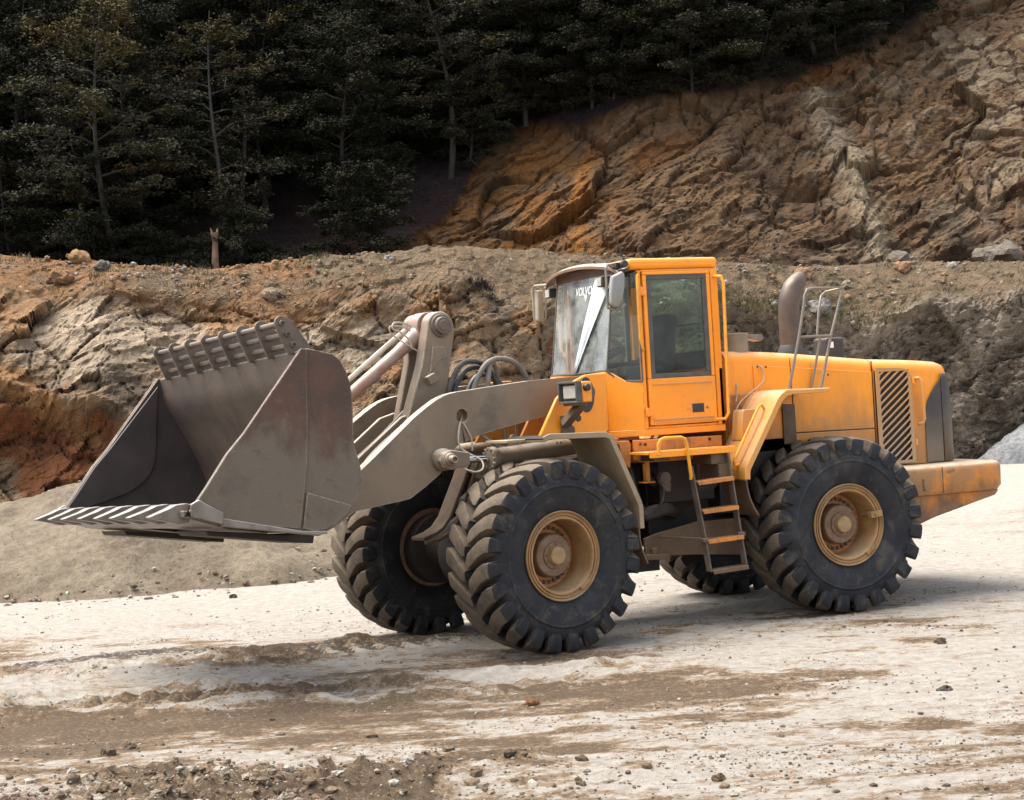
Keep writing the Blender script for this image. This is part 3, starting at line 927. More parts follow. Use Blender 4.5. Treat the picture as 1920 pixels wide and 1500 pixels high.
mb.add([(-.68, -.76, 2.31), (-.68, .76, 2.31), (-.68, .76, 3.17), (-.68, -.76, 3.17)], [[0, 1, 2, 3]])
mb.build('rear_window', mRearGlass, cabo, 0)
# doors
for s in (1, -1):
    ya, yb = sorted((s*(CY-.03), s*(CY+.014)))
    mb = MB()
    x0, x1 = -.612, .075
    mb.box((x0, ya, 1.81), (x1, yb, 2.23))
    mb.box((x0, ya, 2.231), (x0+.035, yb, 3.165)).box((x1-.035, ya, 2.231), (x1, yb, 3.165)).box((x0, ya, 3.166), (x1, yb, 3.195))
    dr = mb.build('door', mYellow, cabo, .006)
    yc, yd = sorted((s*(CY-.02), s*(CY+.010)))
    mb = MB()
    gx0, gx1, gz0, gz1 = x0+.036, x1-.036, 2.232, 3.164
    w = .042
    mb.box((gx0, yc, gz0), (gx1, yd, gz0+w)).box((gx0, yc, gz1-w), (gx1, yd, gz1)).box((gx0, yc, gz0+w), (gx0+w, yd, gz1-w)).box((gx1-w, yc, gz0+w), (gx1, yd, gz1-w))
    mb.build('window_seal', mFrame, dr, .004)
    mb = MB()
    yg = s*(CY-.008)
    mb.add([(gx0+w, yg, gz0+w), (gx1-w, yg, gz0+w), (gx1-w, yg, gz1-w), (gx0+w, yg, gz1-w)], [[0, 1, 2, 3]])
    mb.build('door_glass', mGlass, dr, 0)
    for z in (1.93, 3.02):
        mb = MB()
        mb.box((x1-.02, min(s*(CY+.014), s*(CY+.03)), z-.035), (x1+.045, max(s*(CY+.014), s*(CY+.03)), z+.035))
        mb.cyl((x1+.03, s*(CY+.026), z-.04), (x1+.03, s*(CY+.026), z+.04), .012, seg=10)
        mb.build('door_hinge', mYellow, dr, .003)
    mb = MB()
    mb.box((-.475, min(s*(CY+.0142), s*(CY+.018)), 1.905), (-.355, max(s*(CY+.0142), s*(CY+.018)), 1.985))
    mb.build('door_handle', mBlack, dr, .004)
    mb = MB()
    mb.lathe([(s*(CY+.014), .013), (s*(CY+.02), .012), (s*(CY+.021), .004)], (-.51, 0, 1.945), 'y', 12)
    mb.build('door_lock', mRail, dr, 0)
    mb = MB()
    mb.box((-.565, min(s*(CY+.0142), s*(CY+.024)), 2.17), (.04, max(s*(CY+.0142), s*(CY+.024)), 2.185))
    mb.box((-.575, min(s*(CY+.0142), s*(CY+.026)), 1.855), (.045, max(s*(CY+.0142), s*(CY+.026)), 1.868))
    mb.box((-.575, min(s*(CY+.0142), s*(CY+.022)), 1.825), (.045, max(s*(CY+.0142), s*(CY+.022)), 1.842))
    mb.build('door_trim', mFender, dr, .003)
    mb = MB()
    mb.tube([(-.60, s*CY, 1.83), (-.66, s*(CY+.07), 1.83), (-.69, s*(CY+.08), 1.88), (-.715, s*(CY+.08), 3.08), (-.70, s*(CY+.07), 3.13), (-.66, s*CY, 3.14)], .016, 8, 0)
    mb.build('grab_rail', mYRail, cabo, .0)
    mb = MB()
    mb.tube([(.12, s*(CY+.005), 3.17), (.15, s*(CY+.05), 3.15), (.155, s*(CY+.06), 3.05), (.155, s*(CY+.06), 2.60), (.12, s*(CY+.03), 2.50), (.105, s*(CY+.005), 2.49)], .013, 8, 0)
    mb.build('grab_rail', mYRail, cabo, 0)
# mirrors
mb = MB()
mb.tube([(.30, .70, 3.24), (.44, .86, 3.26), (.50, .94, 3.22), (.51, .95, 2.95), (.505, .95, 2.87), (.46, .96, 2.855), (.38, .98, 2.86), (.35, .985, 2.90)], .012, 8, 0)
mr = mb.build('mirror_bracket', mRail, cabo, 0)
mb = MB()
mb.loft([[(x+.0, .95+.012*d, z) for x, z in [(.36, 3.195), (.47, 3.15), (.495, 3.0), (.50, 2.90), (.475, 2.868), (.42, 2.868), (.375, 2.92), (.345, 3.05), (.335, 3.17)]] for d in (0, 1)] +
        [[(.418+(x-.418)*.9, .995, 3.02+(z-3.02)*.93) for x, z in [(.36, 3.195), (.47, 3.15), (.495, 3.0), (.50, 2.90), (.475, 2.868), (.42, 2.868), (.375, 2.92), (.345, 3.05), (.335, 3.17)]]])
mb.build('mirror', mMirror, mr, .012, seg=3)
mb = MB()
mb.tube([(.22, -.80, 3.23), (.30, -1.08, 3.24), (.29, -1.16, 3.21), (.285, -1.165, 2.92), (.25, -1.16, 2.87)], .013, 8, 0)
mb.tube([(.20, -1.05, 3.22), (.175, -1.10, 3.18), (.18, -1.12, 2.92), (.22, -1.14, 2.87)], .010, 8, 0)
mr = mb.build('mirror_bracket', mFarMirror, cabo, 0)
mb = MB()
mb.box((.20, -1.20, 2.89), (.28, -1.10, 3.20), Matrix.Rotation(R(14), 3, 'Z'))
mb.build('mirror', mFarMirror, mr, .02, seg=3)
# roof lamps, wiper motor, aerial, lettering, white strip
for (y, x) in ((.52, .335), (-.78, .27)):
    mb = MB()
    mb.box((x-.06, y-.055, 3.09), (x+.03, y+.055, 3.185))
    wl = mb.build('work_lamp', mBlack, cabo, .008)
    mb = MB()
    mb.box((x+.0302, y-.042, 3.10), (x+.036, y+.042, 3.175))
    mb.build('lamp_lens', mLens, wl, .002)
mb = MB()
mb.box((.24, .60, 3.225), (.31, .76, 3.29)).cyl((.25, .78, 3.27), (.25, .83, 3.27), .035, seg=12).box((.2, .70, 3.20), (.30, .80, 3.225))
mb.build('wiper_motor', mBlack, cabo, .008)
mb = MB()
mb.tube([(.25, .82, 3.28), (.31, .80, 3.50), (.39, .78, 3.75)], [.008, .005, .002], 6, 3)
mb.build('aerial', mBlack, cabo, 0)
fc = bpy.data.curves.new('lettering', 'FONT')
fc.body = 'VOLVO'
fc.size = .115
fc.extrude = .0008
fc.align_x = 'CENTER'
fc.offset = .0012
tob = bpy.data.objects.new('tmp', fc)
COL.objects.link(tob)
dg = bpy.context.evaluated_depsgraph_get()
me = bpy.data.meshes.new_from_object(tob.evaluated_get(dg))
bpy.data.objects.remove(tob)
for v in me.vertices:                       # text plane: width runs along +y, on the windscreen
    x, y, h = v.co
    yy = .09 + x*.9
    zz = 3.05 + y*.95
    k = (zz-2.318)/(3.20-2.318)
    xx = PX-.005-.115*k+.035*(1-(yy/PY)**2) + .006 + h
    v.co = (xx, yy, zz)
me.materials.clear()
me.materials.append(mDecal)
o = bpy.data.objects.new('windscreen_lettering', me)
COL.objects.link(o)
o.parent = wsg
mb = MB()
ywm = .09
mb.add([(PX-.065, ywm+.02, 3.045), (PX-.065, ywm+.075, 3.045), (PX-.06, ywm+.045, 2.985)], [[0, 1, 2]])
mb.v = [(PX-.005-.115*((z-2.318)/.882)+.035*(1-(y/PY)**2)+.006, y, z) for x, y, z in mb.v]
mb.build('windscreen_mark', mDecal, wsg, 0)
mb = MB()
n = 10
rg = []
for k in range(n+1):
    t = k/n
    z = 3.185-.85*t
    yc_, hw = .50-.48*t, .13*(1-t)+.03
    x = PX-.005-.115*((z-2.318)/.882)
    rg.append([(x+.035*(1-((yc_-hw+2*hw*i/6)/PY)**2)+.016+.009*math.cos(i*2.1+t), yc_-hw+2*hw*i/6, z) for i in range(7)])
mb.loft(rg, cap=False, closed=False)
cu_ = mb.build('white_strip', mStrip, wsg, 0)  # added white strip standing just off the windscreen glass
sd = cu_.modifiers.new('solid', 'SOLIDIFY')
sd.thickness = .003
# interior
mb = MB()
mb.box((-.46, -.26, 2.18), (.02, .26, 2.30)).box((-.54, -.25, 2.28), (-.42, .25, 2.84), Matrix.Rotation(R(-8), 3, 'Y')).box((-.35, -.15, 1.79), (-.10, .15, 2.18))
mb.box((-.40, .28, 2.36), (-.02, .36, 2.42)).box((-.40, -.36, 2.36), (-.02, -.28, 2.42))
mb.build('operator_seat', mSeat, cabo, .03, seg=3)
mb = MB()
mb.cyl((.30, 0, 1.80), (.20, 0, 2.40), .05).box((.14, -.25, 2.05), (.34, .25, 2.28))
mb.box((-.1, .42, 2.1), (.2, .58, 2.36)).box((-.1, -.6, 1.79), (.3, -.42, 2.32))
mb.build('dashboard', mBlack, cabo, .02)
mb = MB()
c, ux, uy = Vector((.13, .05, 2.47)), Vector((.80, 0, .6)), Vector((0, 1, 0))
ux = Vector((.75, 0, -.35)).normalized()
mb.tube([c+ux*.2*math.cos(a)+uy*.2*math.sin(a) for a in [k*2*math.pi/28 for k in range(29)]], .016, 8)
for a in (.3, 2.4, 4.5):
    mb.tube([c, c+ux*.19*math.cos(a)+uy*.19*math.sin(a)], .011, 6)
mb.tube([c, (.24, .02, 2.25)], .025, 8)
mb.build('steering_wheel', mBlack, cabo, 0)
mb = MB()
mb.box((-.652, -.70, 2.31), (-.60, .70, 2.47)).box((-.655, -.60, 2.72), (-.64, .60, 2.735))
mb.build('rear_shelf', mSeat, cabo, .01)

# ---- hood ------------------------------------------------------------
def hsec(x, zt, hw, zb, r=.11):
    n = 6
    pts = [(x, -hw, zb)]
    for k in range(n+1):
        a = math.pi - k*math.pi/2/n
        pts.append((x, -hw+r+r*math.cos(a), zt-r+r*math.sin(a)))
    for k in range(n+1):
        a = math.pi/2 - k*math.pi/2/n
        pts.append((x, hw-r+r*math.cos(a), zt-r+r*math.sin(a)))
    pts.append((x, hw, zb))
    return pts
mb = MB()
mb.loft([hsec(-.80, 2.45, .685, 1.50), hsec(-1.05, 2.445, .69, 1.50), hsec(-1.50, 2.408, .69, 1.50), hsec(-2.40, 2.312, .69, 1.50)])
hd = mb.build('engine_hood', mHood, L, 0, angle=28)
mb = MB()
mb.loft([hsec(-2.412, 2.31, .692, 1.27), hsec(-2.80, 2.288, .692, 1.27), hsec(-3.05, 2.268, .69, 1.27), hsec(-3.20, 2.252, .682, 1.27, .11), hsec(-3.30, 2.228, .64, 1.27, .11), hsec(-3.39, 2.175, .54, 1.27, .11), hsec(-3.44, 2.06, .45, 1.27, .12)])
rhd = mb.build('rear_hood', mHood, L, 0, angle=30)
for s in (1, -1):
    A, B_ = sorted((s*.692, s*.703))
    mb = MB()
    mb.prism([(-1.497, 1.655), (-1.497, 2.27), (-2.395, 2.185), (-2.395, 1.645)], A, B_)
    mb.build('side_panel', mHood, hd, .004)
    mb = MB()
    mb.prism([(-1.497, 1.51), (-1.497, 1.645), (-2.395, 1.635), (-2.395, 1.51)], A, B_)
    mb.build('lower_panel', mHood, hd, .004)
    mb = MB()
    mb.prism([(-1.085, 1.90), (-1.085, 2.305), (-1.485, 2.272), (-1.485, 1.90)], A, B_)
    fp = mb.build('front_panel', mHood, hd, .004)
    mb = MB()
    for x, z in ((-1.13, 2.29), (-1.22, 2.285), (-1.13, 2.06), (-1.22, 2.055), (-1.90, 2.18)):
        mb.lathe([(s*.7035, .010), (s*.7065, .009), (s*.707, .003)], (x, 0, z), 'y', 10)
    mb.build('panel_bolts', mDark, fp, 0)
    mb = MB()
    mb.box((-1.489, min(s*.6905, s*.694), 1.50), (-1.493+.0, max(s*.6905, s*.694), 2.36)).box((-2.407, min(s*.6905, s*.697), 1.50), (-2.397, max(s*.6905, s*.697), 2.29))
    mb.box((-2.395, min(s*.6905, s*.6945), 1.637), (-1.497, max(s*.6905, s*.6945), 1.653))
    mb.build('panel_gap', mDark, hd, 0)
    mb = MB()
    mb.prism([(-1.37, 1.55), (-1.37, 1.93), (-1.51, 1.92), (-1.51, 1.55)], *sorted((s*.694, s*.71)))
    mb.build('heat_shield', mBrown, hd, .004)
    # grille: frame with a window, crossed by slanted bars
    def clip(poly, f):
        out = []
        for a_, b_ in zip(poly, poly[1:]+poly[:1]):
            fa_, fb_ = f(a_), f(b_)
            if fa_ >= 0:
                out.append(a_)
            if (fa_ >= 0) != (fb_ >= 0):
                k_ = fa_/(fa_-fb_)
                out.append((a_[0]+(b_[0]-a_[0])*k_, a_[1]+(b_[1]-a_[1])*k_))
        return out
    mb = MB()
    A, B_ = sorted((s*.721, s*.731))
    xl, xr, zb_, zt_ = -2.462, -2.795, 1.315, 2.180
    mb.prism([(-2.418, 2.225), (xl, 2.2235), (xl, 1.285), (-2.418, 1.285)], A, B_)
    mb.prism([(xr, 1.285), (xr, 2.185), (-2.815, 2.16), (-2.83, 2.12), (-2.835, 1.285)], A, B_)
    mb.prism([(xl, zt_), (xl, 2.2235), (-2.70, 2.21), (-2.77, 2.197), (xr, 2.185), (xr, zt_-.03), (xr+.03, zt_)], A, B_)
    mb.prism([(xl, 1.285), (xl, zb_), (xr, zb_), (xr, 1.285)], A, B_)
    A, B_ = sorted((s*.7225, s*.7295))
    sl = .245/.31
    for k in range(-6, 22):
        z0 = 2.165 + (3-k)*.0685 - .0343      # bar centre line at the rear end
        hv = .0112
        poly = [(xl+.004, z0-sl*(xl-xr)-hv), (xl+.004, z0-sl*(xl-xr)+hv), (xr-.004, z0+hv), (xr-.004, z0-hv)]
        poly = clip(clip(poly, lambda p: p[1]-(zb_-.004)), lambda p: zt_+.004-p[1])
        if len(poly) >= 3:
            mb.prism(poly, A, B_)
    for k in range(14):                        # rounded slot ends
        z0 = 2.165-k*.0685
        for zz_, xx_ in ((z0-.0343, xr+.004), (z0-.02, xl-.004)):
            if zb_ < zz_ < zt_:
                mb.prism([(xx_-.008, zz_-.016), (xx_+.008, zz_-.016), (xx_+.008, zz_+.016), (xx_-.008, zz_+.016)], *sorted((s*.7235, s*.7285)))
    gr = mb.build('grille', mGrille, rhd, .002)
    mb = MB()
    mb.box((-2.825, min(s*.694, s*.700), 1.295), (-2.425, max(s*.694, s*.700), 2.19))
    mb.build('radiator_mesh', mMesh, gr, 0)
    for z in (2.08, 1.48):
        mb = MB()
        mb.box((-2.865, min(s*.70, s*.735), z-.03), (-2.838, max(s*.70, s*.735), z+.03))
        mb.build('grille_hinge', mYellow, gr, .003)
    mb = MB()
    mb.tube([(-2.90, s*.69, 2.10), (-2.915, s*.735, 2.10), (-2.935, s*.75, 2.07), (-2.945, s*.75, 1.70), (-2.935, s*.735, 1.66), (-2.92, s*.69, 1.655)], .016, 8, 0)
    mb.build('grab_handle', mFender, rhd, 0)
    # black guard round the rear corner
    mb = MB()
    mb.prism([(-3.19, 2.085), (-3.13, 2.02), (-3.07, 1.945), (-3.03, 1.88), (-3.005, 1.80), (-2.99, 1.66), (-2.985, 1.278), (-3.185, 1.275)], *sorted((s*.693, s*.706)))
    gd = mb.build('radiator_guard', mGuard, rhd, .004)
    mb = MB()
    rings = []
    for z, sh in ((1.275, 0), (1.75, .0), (1.98, .012), (2.09, .03), (2.135, .05)):
        rings.append([(-3.195, s*.704, z), (-3.26, s*.69, z-sh*.2), (-3.33+sh*.3, s*.645, z-sh*.7), (-3.385+sh*.6, s*.585, z-sh), (-3.43+sh, s*.50, z-sh*1.3), (-3.46+sh, s*.38, z-sh*1.4), (-3.47+sh, 0, z-sh*1.4)])
    mb.loft(rings, cap=False, closed=False)
    ob = mb.build('corner_guard', mGuard, gd, 0, angle=50)
    sd = ob.modifiers.new('solid', 'SOLIDIFY')
    sd.thickness, sd.offset = .012, 0
# bulkhead between cab and hood
mb = MB()
mb.box((-.95, -.66, 1.50), (-.78, .66, 2.38))
mb.box((-1.12, -.70, 1.52), (-.81, .70, 2.05))
mb.build('bulkhead', mOrange, L, .02)
mb = MB()
mb.lathe([(2.25, .07), (2.30, .075), (2.38, .085), (2.40, .115), (2.595, .117), (2.60, .122), (2.615, .12), (2.615, .02)], (-1.02, .52, 0), 'z', 28)
mb.box((-1.06, .55, 2.26), (-.96, .63, 2.36)).cyl((-1.04, .58, 2.33), (-1.04, .66, 2.33), .028, seg=10)
pc = mb.build('air_intake', mClean, L, .003)
mb = MB()
mb.prism([(-1.14, 2.60), (-1.14, 2.57), (-1.30, 2.535), (-1.33, 2.56), (-1.31, 2.60)], .38, .52)
mb.build('intake_bracket', mRail, pc, .003)
mb = MB()
mb.tube([(-1.06, .66, 2.33), (-1.12, .68, 2.32), (-1.17, .72, 2.27), (-1.15, .75, 2.15), (-1.0, .76, 2.05), (-.86, .78, 1.95), (-.80, .78, 1.80), (-.82, .76, 1.72)], .006, 6, 6)
mb.tube([(-.94, .62, 2.30), (-.90, .66, 2.22), (-.90, .7, 2.1), (-.86, .74, 1.98)], .006, 6, 6)
mb.build('intake_cable', mWire, pc, 0)
# exhaust
mb = MB()
mb.lathe([(2.40, .135), (2.43, .135), (2.50, .105)], (-1.90, .08, 0), 'z', 24)
ex = mb.build('exhaust_base', mGuard, L, .003)
mb = MB()
mb.tube([(-1.90, .08, 2.49), (-1.90, .08, 2.70), (-1.905, .08, 2.88), (-1.925, .08, 2.97), (-1.97, .08, 3.06), (-2.03, .08, 3.13), (-2.075, .08, 3.19)], [.104, .104, .104, .107, .104, .088, .05], 24, 3)
mb.build('exhaust_pipe', mExh, ex, 0)
mb = MB()
mb.box((-2.62, -.30, 2.28), (-2.40, -.05, 2.56))
bx = mb.build('filter_box', mBlack, L, .03, seg=3)
mb = MB()
mb.box((-2.485, -.0495, 2.455), (-2.43, -.0475, 2.515))
mb.build('blank_plate', mWhite, bx, 0)
# rear handrails beside the hood
mb = MB()
mb.tube([(-1.27, 1.0, 2.06), (-1.41, 1.0, 2.54), (-1.485, 1.0, 2.84), (-1.50, 1.0, 2.93), (-1.53, 1.0, 2.975), (-1.60, 1.0, 2.985), (-1.92, 1.0, 2.985), (-1.76, 1.0, 2.54), (-1.615, 1.0, 2.06)], .0135, 8, 0)
mb.tube([(-1.41, 1.0, 2.54), (-1.76, 1.0, 2.54)], .012, 8)
mb.tube([(-1.68, .72, 2.02), (-1.80, .74, 2.48), (-1.80, .75, 2.53), (-1.74, .80, 2.555), (-1.79, .78, 2.80), (-1.84, .76, 2.93), (-1.88, .78, 2.965), (-1.95, .9, 2.98), (-1.92, 1.0, 2.985)], .0125, 8, 0)
mb.tube([(-1.80, .75, 2.53), (-1.74, .83, 2.54)], .012, 8)
mb.build('platform_rail', mRail, L, 0)

# ---- rear fenders ------------------------------------------------------
for s in (1, -1):
    path = [(-1.545, 2.058), (-1.13, 2.066), (-1.08, 2.058), (-1.03, 2.03), (-.985, 1.985), (-.62, 1.40), (-.605, 1.36), (-.60, 1.285)]
    mb = MB()
    mb.sheet(path, *sorted((s*.70, s*1.25)), .02)
    mb.sheet(path[1:], *sorted((s*1.238, s*1.258)), .055)
    mb.box((-1.545, min(s*1.238, s*1.257), 2.018), (-1.12, max(s*1.238, s*1.257), 2.056))
    fo = mb.build('rear_fender', mFender, L, .005)
    mb = MB()
    mb.sheet(MB.shifted(path, .023), *sorted((s*.704, s*1.234)), .01)
    mb.build('fender_underside', mDark, fo, 0)  # thin dark sheet added beneath the rear fender
    mb = MB()
    mb.prism([(-.92, 1.90), (-.80, 1.905), (-.78, 1.88), (-.75, 1.63), (-.76, 1.62)], *sorted((s*.80, s*.98)))
    mb.build('fender_step', mFender, fo, .006)
    mb = MB()
    mb.sheet([(-.62, 1.285), (-.625, 1.22), (-.645, 1.12), (-.685, 1.02), (-.73, .95)], *sorted((s*.80, s*1.235)), .014)
    mb.box((-.635, min(s*.78, s*1.245), 1.27), (-.60, max(s*.78, s*1.245), 1.284))
    mb.build('mudflap', mBrown, fo, .003)
    mb = MB()
    mb.tube([(-.93, s*1.10, 1.905), (-.895, s*1.12, 1.945), (-.855, s*1.13, 1.92), (-.60, s*1.13, 1.50), (-.57, s*1.13, 1.45), (-.58, s*1.12, 1.41), (-.63, s*1.10, 1.415)], .0135, 8, 0)
    mb.build('fender_rail', mYRail, fo, 0)
    # liner between fender and engine
    mb = MB()
    mb.box((-1.50, min(s*.62, s*.69), 1.2), (-.85, max(s*.62, s*.69), 1.62))
    mb.build('wheel_arch', mDark, fo, .01)

# ---- steps -------------------------------------------------------------
mb = MB()
mb.box((-.53, .86, 1.562), (.33, 1.25, 1.585))
mb.box((-.53, 1.232, 1.535), (.33, 1.252, 1.588))
for k in range(43):
    x = -.52+k*.0195
    mb.box((x, 1.20, 1.5865), (x+.009, 1.247, 1.595))
st = mb.build('step_platform', mYellow, L, .003)
mb = MB()
mb.bar((-.065, 1.23, 1.44), (-.165, 1.23, .79), .085, .016, (1, 0, .15))
mb.bar((-.163, 1.23, .80), (-.20, 1.23, .50), .085, .016, (1, 0, .15))
mb.bar((-.44, 1.23, 1.54), (-.525, 1.23, .80), .085, .016, (1, 0, .15))
mb.bar((-.523, 1.23, .81), (-.565, 1.23, .51), .085, .016, (1, 0, .15))
mb.box((-.20, 1.185, .765), (-.135, 1.275, .80)).box((-.56, 1.185, .79), (-.49, 1.275, .825))
mb.bar((-.16, 1.19, .79), (.02, .72, .80), .02, .02)
mb.build('ladder', mTube, st, .004)
for (xa, za, xb, zb) in ((-.105, 1.295, -.465, 1.315), (-.14, 1.04, -.495, 1.055), (-.175, .775, -.53, .79), (-.205, .505, -.56, .52)):
    mb = MB()
    mb.bar((xa, 1.23, za), (xb, 1.23, zb), .13, .018)
    mb.bar((xa, 1.298, za-.008), (xb, 1.298, zb-.008), .008, .035)
    for k in range(14):
        t = (k+.5)/14
        for yy in (1.19, 1.23, 1.27):
            mb.cyl((xa+(xb-xa)*t, yy, za+(zb-za)*t+.008), (xa+(xb-xa)*t, yy, za+(zb-za)*t+.015), .009, .005, 5)
    mb.build('ladder_step', mOrange if za > .6 else mBrown, st, .002)
mb = MB()
mb.tube([(.25, 1.26, 1.56), (.255, 1.27, 1.65), (.235, 1.275, 1.69), (.19, 1.275, 1.703), (.03, 1.275, 1.70), (-.005, 1.275, 1.685), (-.02, 1.275, 1.645), (-.05, 1.27, 1.36), (-.055, 1.25, 1.33)], .0155, 10, 0)
mb.build('step_rail', mYRail, st, 0)
mb = MB()
mb.box((-.46, .86, 1.44), (-.30, 1.20, 1.558)).box((-.49, .82, 1.30), (-.36, 1.22, 1.44))
mb.build('step_bracket', mBrown, st, .006)
mb = MB()
mb.box((.06, .84, 1.50), (.22, 1.10, 1.558))
mb.build('step_bracket', mBrown, st, .006)

# ---- counterweight -----------------------------------------------------
mb = MB()
def csec(z, grow, xr_, x0, hy):
    return [(x0, -hy, z), (x0, hy, z), (-2.9, hy, z), (xr_+.26, hy, z), (xr_+.17, hy-.012, z), (xr_+.10, hy-.045, z), (xr_+.05, hy-.10, z), (xr_+.02, hy-.18, z), (xr_, hy-.30, z), (xr_-.06, hy-.60, z), (xr_-.08, 0, z),
            (xr_-.06, -hy+.60, z), (xr_, -hy+.30, z), (xr_+.02, -hy+.18, z), (xr_+.05, -hy+.10, z), (xr_+.10, -hy+.045, z), (xr_+.17, -hy+.012, z), (xr_+.26, -hy, z), (-2.9, -hy, z)]
mb.loft([csec(1.262, 0, -3.575, -2.30, 1.10), csec(1.258, 0, -3.60, -2.30, 1.125), csec(1.235, 0, -3.62, -2.30, 1.145), csec(1.20, 0, -3.625, -2.30, 1.152), csec(1.03, 0, -3.62, -2.30, 1.152), csec(.99, 0, -3.595, -2.30, 1.13)])
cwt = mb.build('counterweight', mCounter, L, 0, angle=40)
mb = MB()
hy = 1.10
mb.prism([(-2.32, 1.0), (-3.545, .985), (-3.50, .93), (-2.78, .77), (-2.55, .70), (-2.32, .66)], -1.06, 1.06)
mb.build('counterweight_base', mCounter, cwt, .02)
mb = MB()
for s in (1, -1):
    mb.box((-2.815, min(s*1.1515, s*1.154), 1.0), (-2.809, max(s*1.1515, s*1.154), 1.245))
mb.build('panel_gap', mDark, cwt, 0)
mb = MB()
for s in (1, -1):
    mb.cyl((-2.59, s*1.150, 1.14), (-2.59, s*1.165, 1.14), .010, seg=8).tube([(-2.59, s*1.160, 1.14), (-2.583, s*1.162, 1.09), (-2.597, s*1.162, 1.05)], .006, 6).cyl((-2.595, s*1.150, 1.045), (-2.595, s*1.17, 1.045), .013, seg=8)
mb.build('hatch_latch', mBrown, cwt, .003)

# ================================================================== TERRAIN
def hsh(i, j, k, seed):
    h = (i.astype(np.int64)*374761393 + j.astype(np.int64)*668265263 + k.astype(np.int64)*2147483647 + seed*1274126177) & 0xffffffff
    h = ((h ^ (h >> 13))*1274126177) & 0xffffffff
    h = ((h ^ (h >> 16))*2246822519) & 0xffffffff
    h = h ^ (h >> 15)
    return (h & 0xffffff).astype(np.float64)/0x1000000

def vnoise(P, seed=0):
    """smooth value noise in [-1, 1]"""
    I = np.floor(P).astype(np.int64)
    f = P-I
    f = f*f*f*(f*(f*6-15)+10)
    r = 0
    for a in (0, 1):
        wa = f[:, 0] if a else 1-f[:, 0]
        for b in (0, 1):
            wb = f[:, 1] if b else 1-f[:, 1]
            for c in (0, 1):
                wc = f[:, 2] if c else 1-f[:, 2]
                r = r + wa*wb*wc*hsh(I[:, 0]+a, I[:, 1]+b, I[:, 2]+c, seed)
    return r*2-1

def fbm(P, o=5, seed=0, gain=.5, lac=2.03):
    r, a, tot = 0, 1.0, 0
    for k in range(o):
        r = r + a*vnoise(P*(lac**k)+k*17.3, seed+k)
        tot += a
        a *= gain
    return r/tot*1.6

def facets(P, seed=0, tilt=.7):
    """broken-rock relief: every Voronoi cell is a tilted plane with its own offset; returns (relief, edge distance)"""
    I = np.floor(P).astype(np.int64)
    best = np.full(len(P), 9e9)
    sec = np.full(len(P), 9e9)
    val = np.zeros(len(P))
    for a in (-1, 0, 1):
        for b in (-1, 0, 1):
            for c in (-1, 0, 1):
                i, j, k = I[:, 0]+a, I[:, 1]+b, I[:, 2]+c
                Q = np.stack([i+hsh(i, j, k, seed), j+hsh(i, j, k, seed+1), k+hsh(i, j, k, seed+2)], 1)
                D = P-Q
                d = (D*D).sum(1)
                h = hsh(i, j, k, seed+3)*2-1 + tilt*(D[:, 0]*(hsh(i, j, k, seed+4)*2-1)+D[:, 1]*(hsh(i, j, k, seed+5)*2-1)+D[:, 2]*(hsh(i, j, k, seed+6)*2-1))*2
                m = d < best
                sec = np.where(m, best, np.minimum(sec, d))
                val = np.where(m, h, val)
                best = np.where(m, d, best)
    return val, np.sqrt(sec)-np.sqrt(best)

def sstep(x, a, b):
    t = np.clip((x-a)/(b-a), 0, 1)
    return t*t*(3-2*t)

def warm(C, k=1.35):
    l = C.mean(1, keepdims=True)
    return np.clip(l+(C-l)*k, 0, 1)*np.array([1.10, .97, .84])

def lerp(a, b, f):
    f = f[:, None]
    return a*(1-f)+b*f

def grid_mesh(name, X, Y, Z, mat, C=None, smooth=True):
    nr, nc = X.shape
    me = bpy.data.meshes.new(name)
    V = np.stack([X, Y, Z], -1).reshape(-1, 3).astype(np.float32)
    idx = np.arange(nr*nc).reshape(nr, nc)
    q = np.stack([idx[:-1, :-1], idx[:-1, 1:], idx[1:, 1:], idx[1:, :-1]], -1).reshape(-1, 4)
    me.vertices.add(len(V))
    me.vertices.foreach_set('co', V.ravel())
    me.loops.add(q.size)
    me.loops.foreach_set('vertex_index', q.ravel().astype(np.int32))
    me.polygons.add(len(q))
    me.polygons.foreach_set('loop_start', (np.arange(len(q))*4).astype(np.int32))
    me.polygons.foreach_set('use_smooth', np.full(len(q), smooth))
    me.update(calc_edges=True)
    if C is not None:
        at = me.color_attributes.new('Col', 'FLOAT_COLOR', 'POINT')
        c4 = np.ones((len(V), 4), np.float32)
        c4[:, :3] = C
        at.data.foreach_set('color', c4.ravel())
    me.materials.append(mat)
    o = bpy.data.objects.new(name, me)
    COL.objects.link(o)
    return o

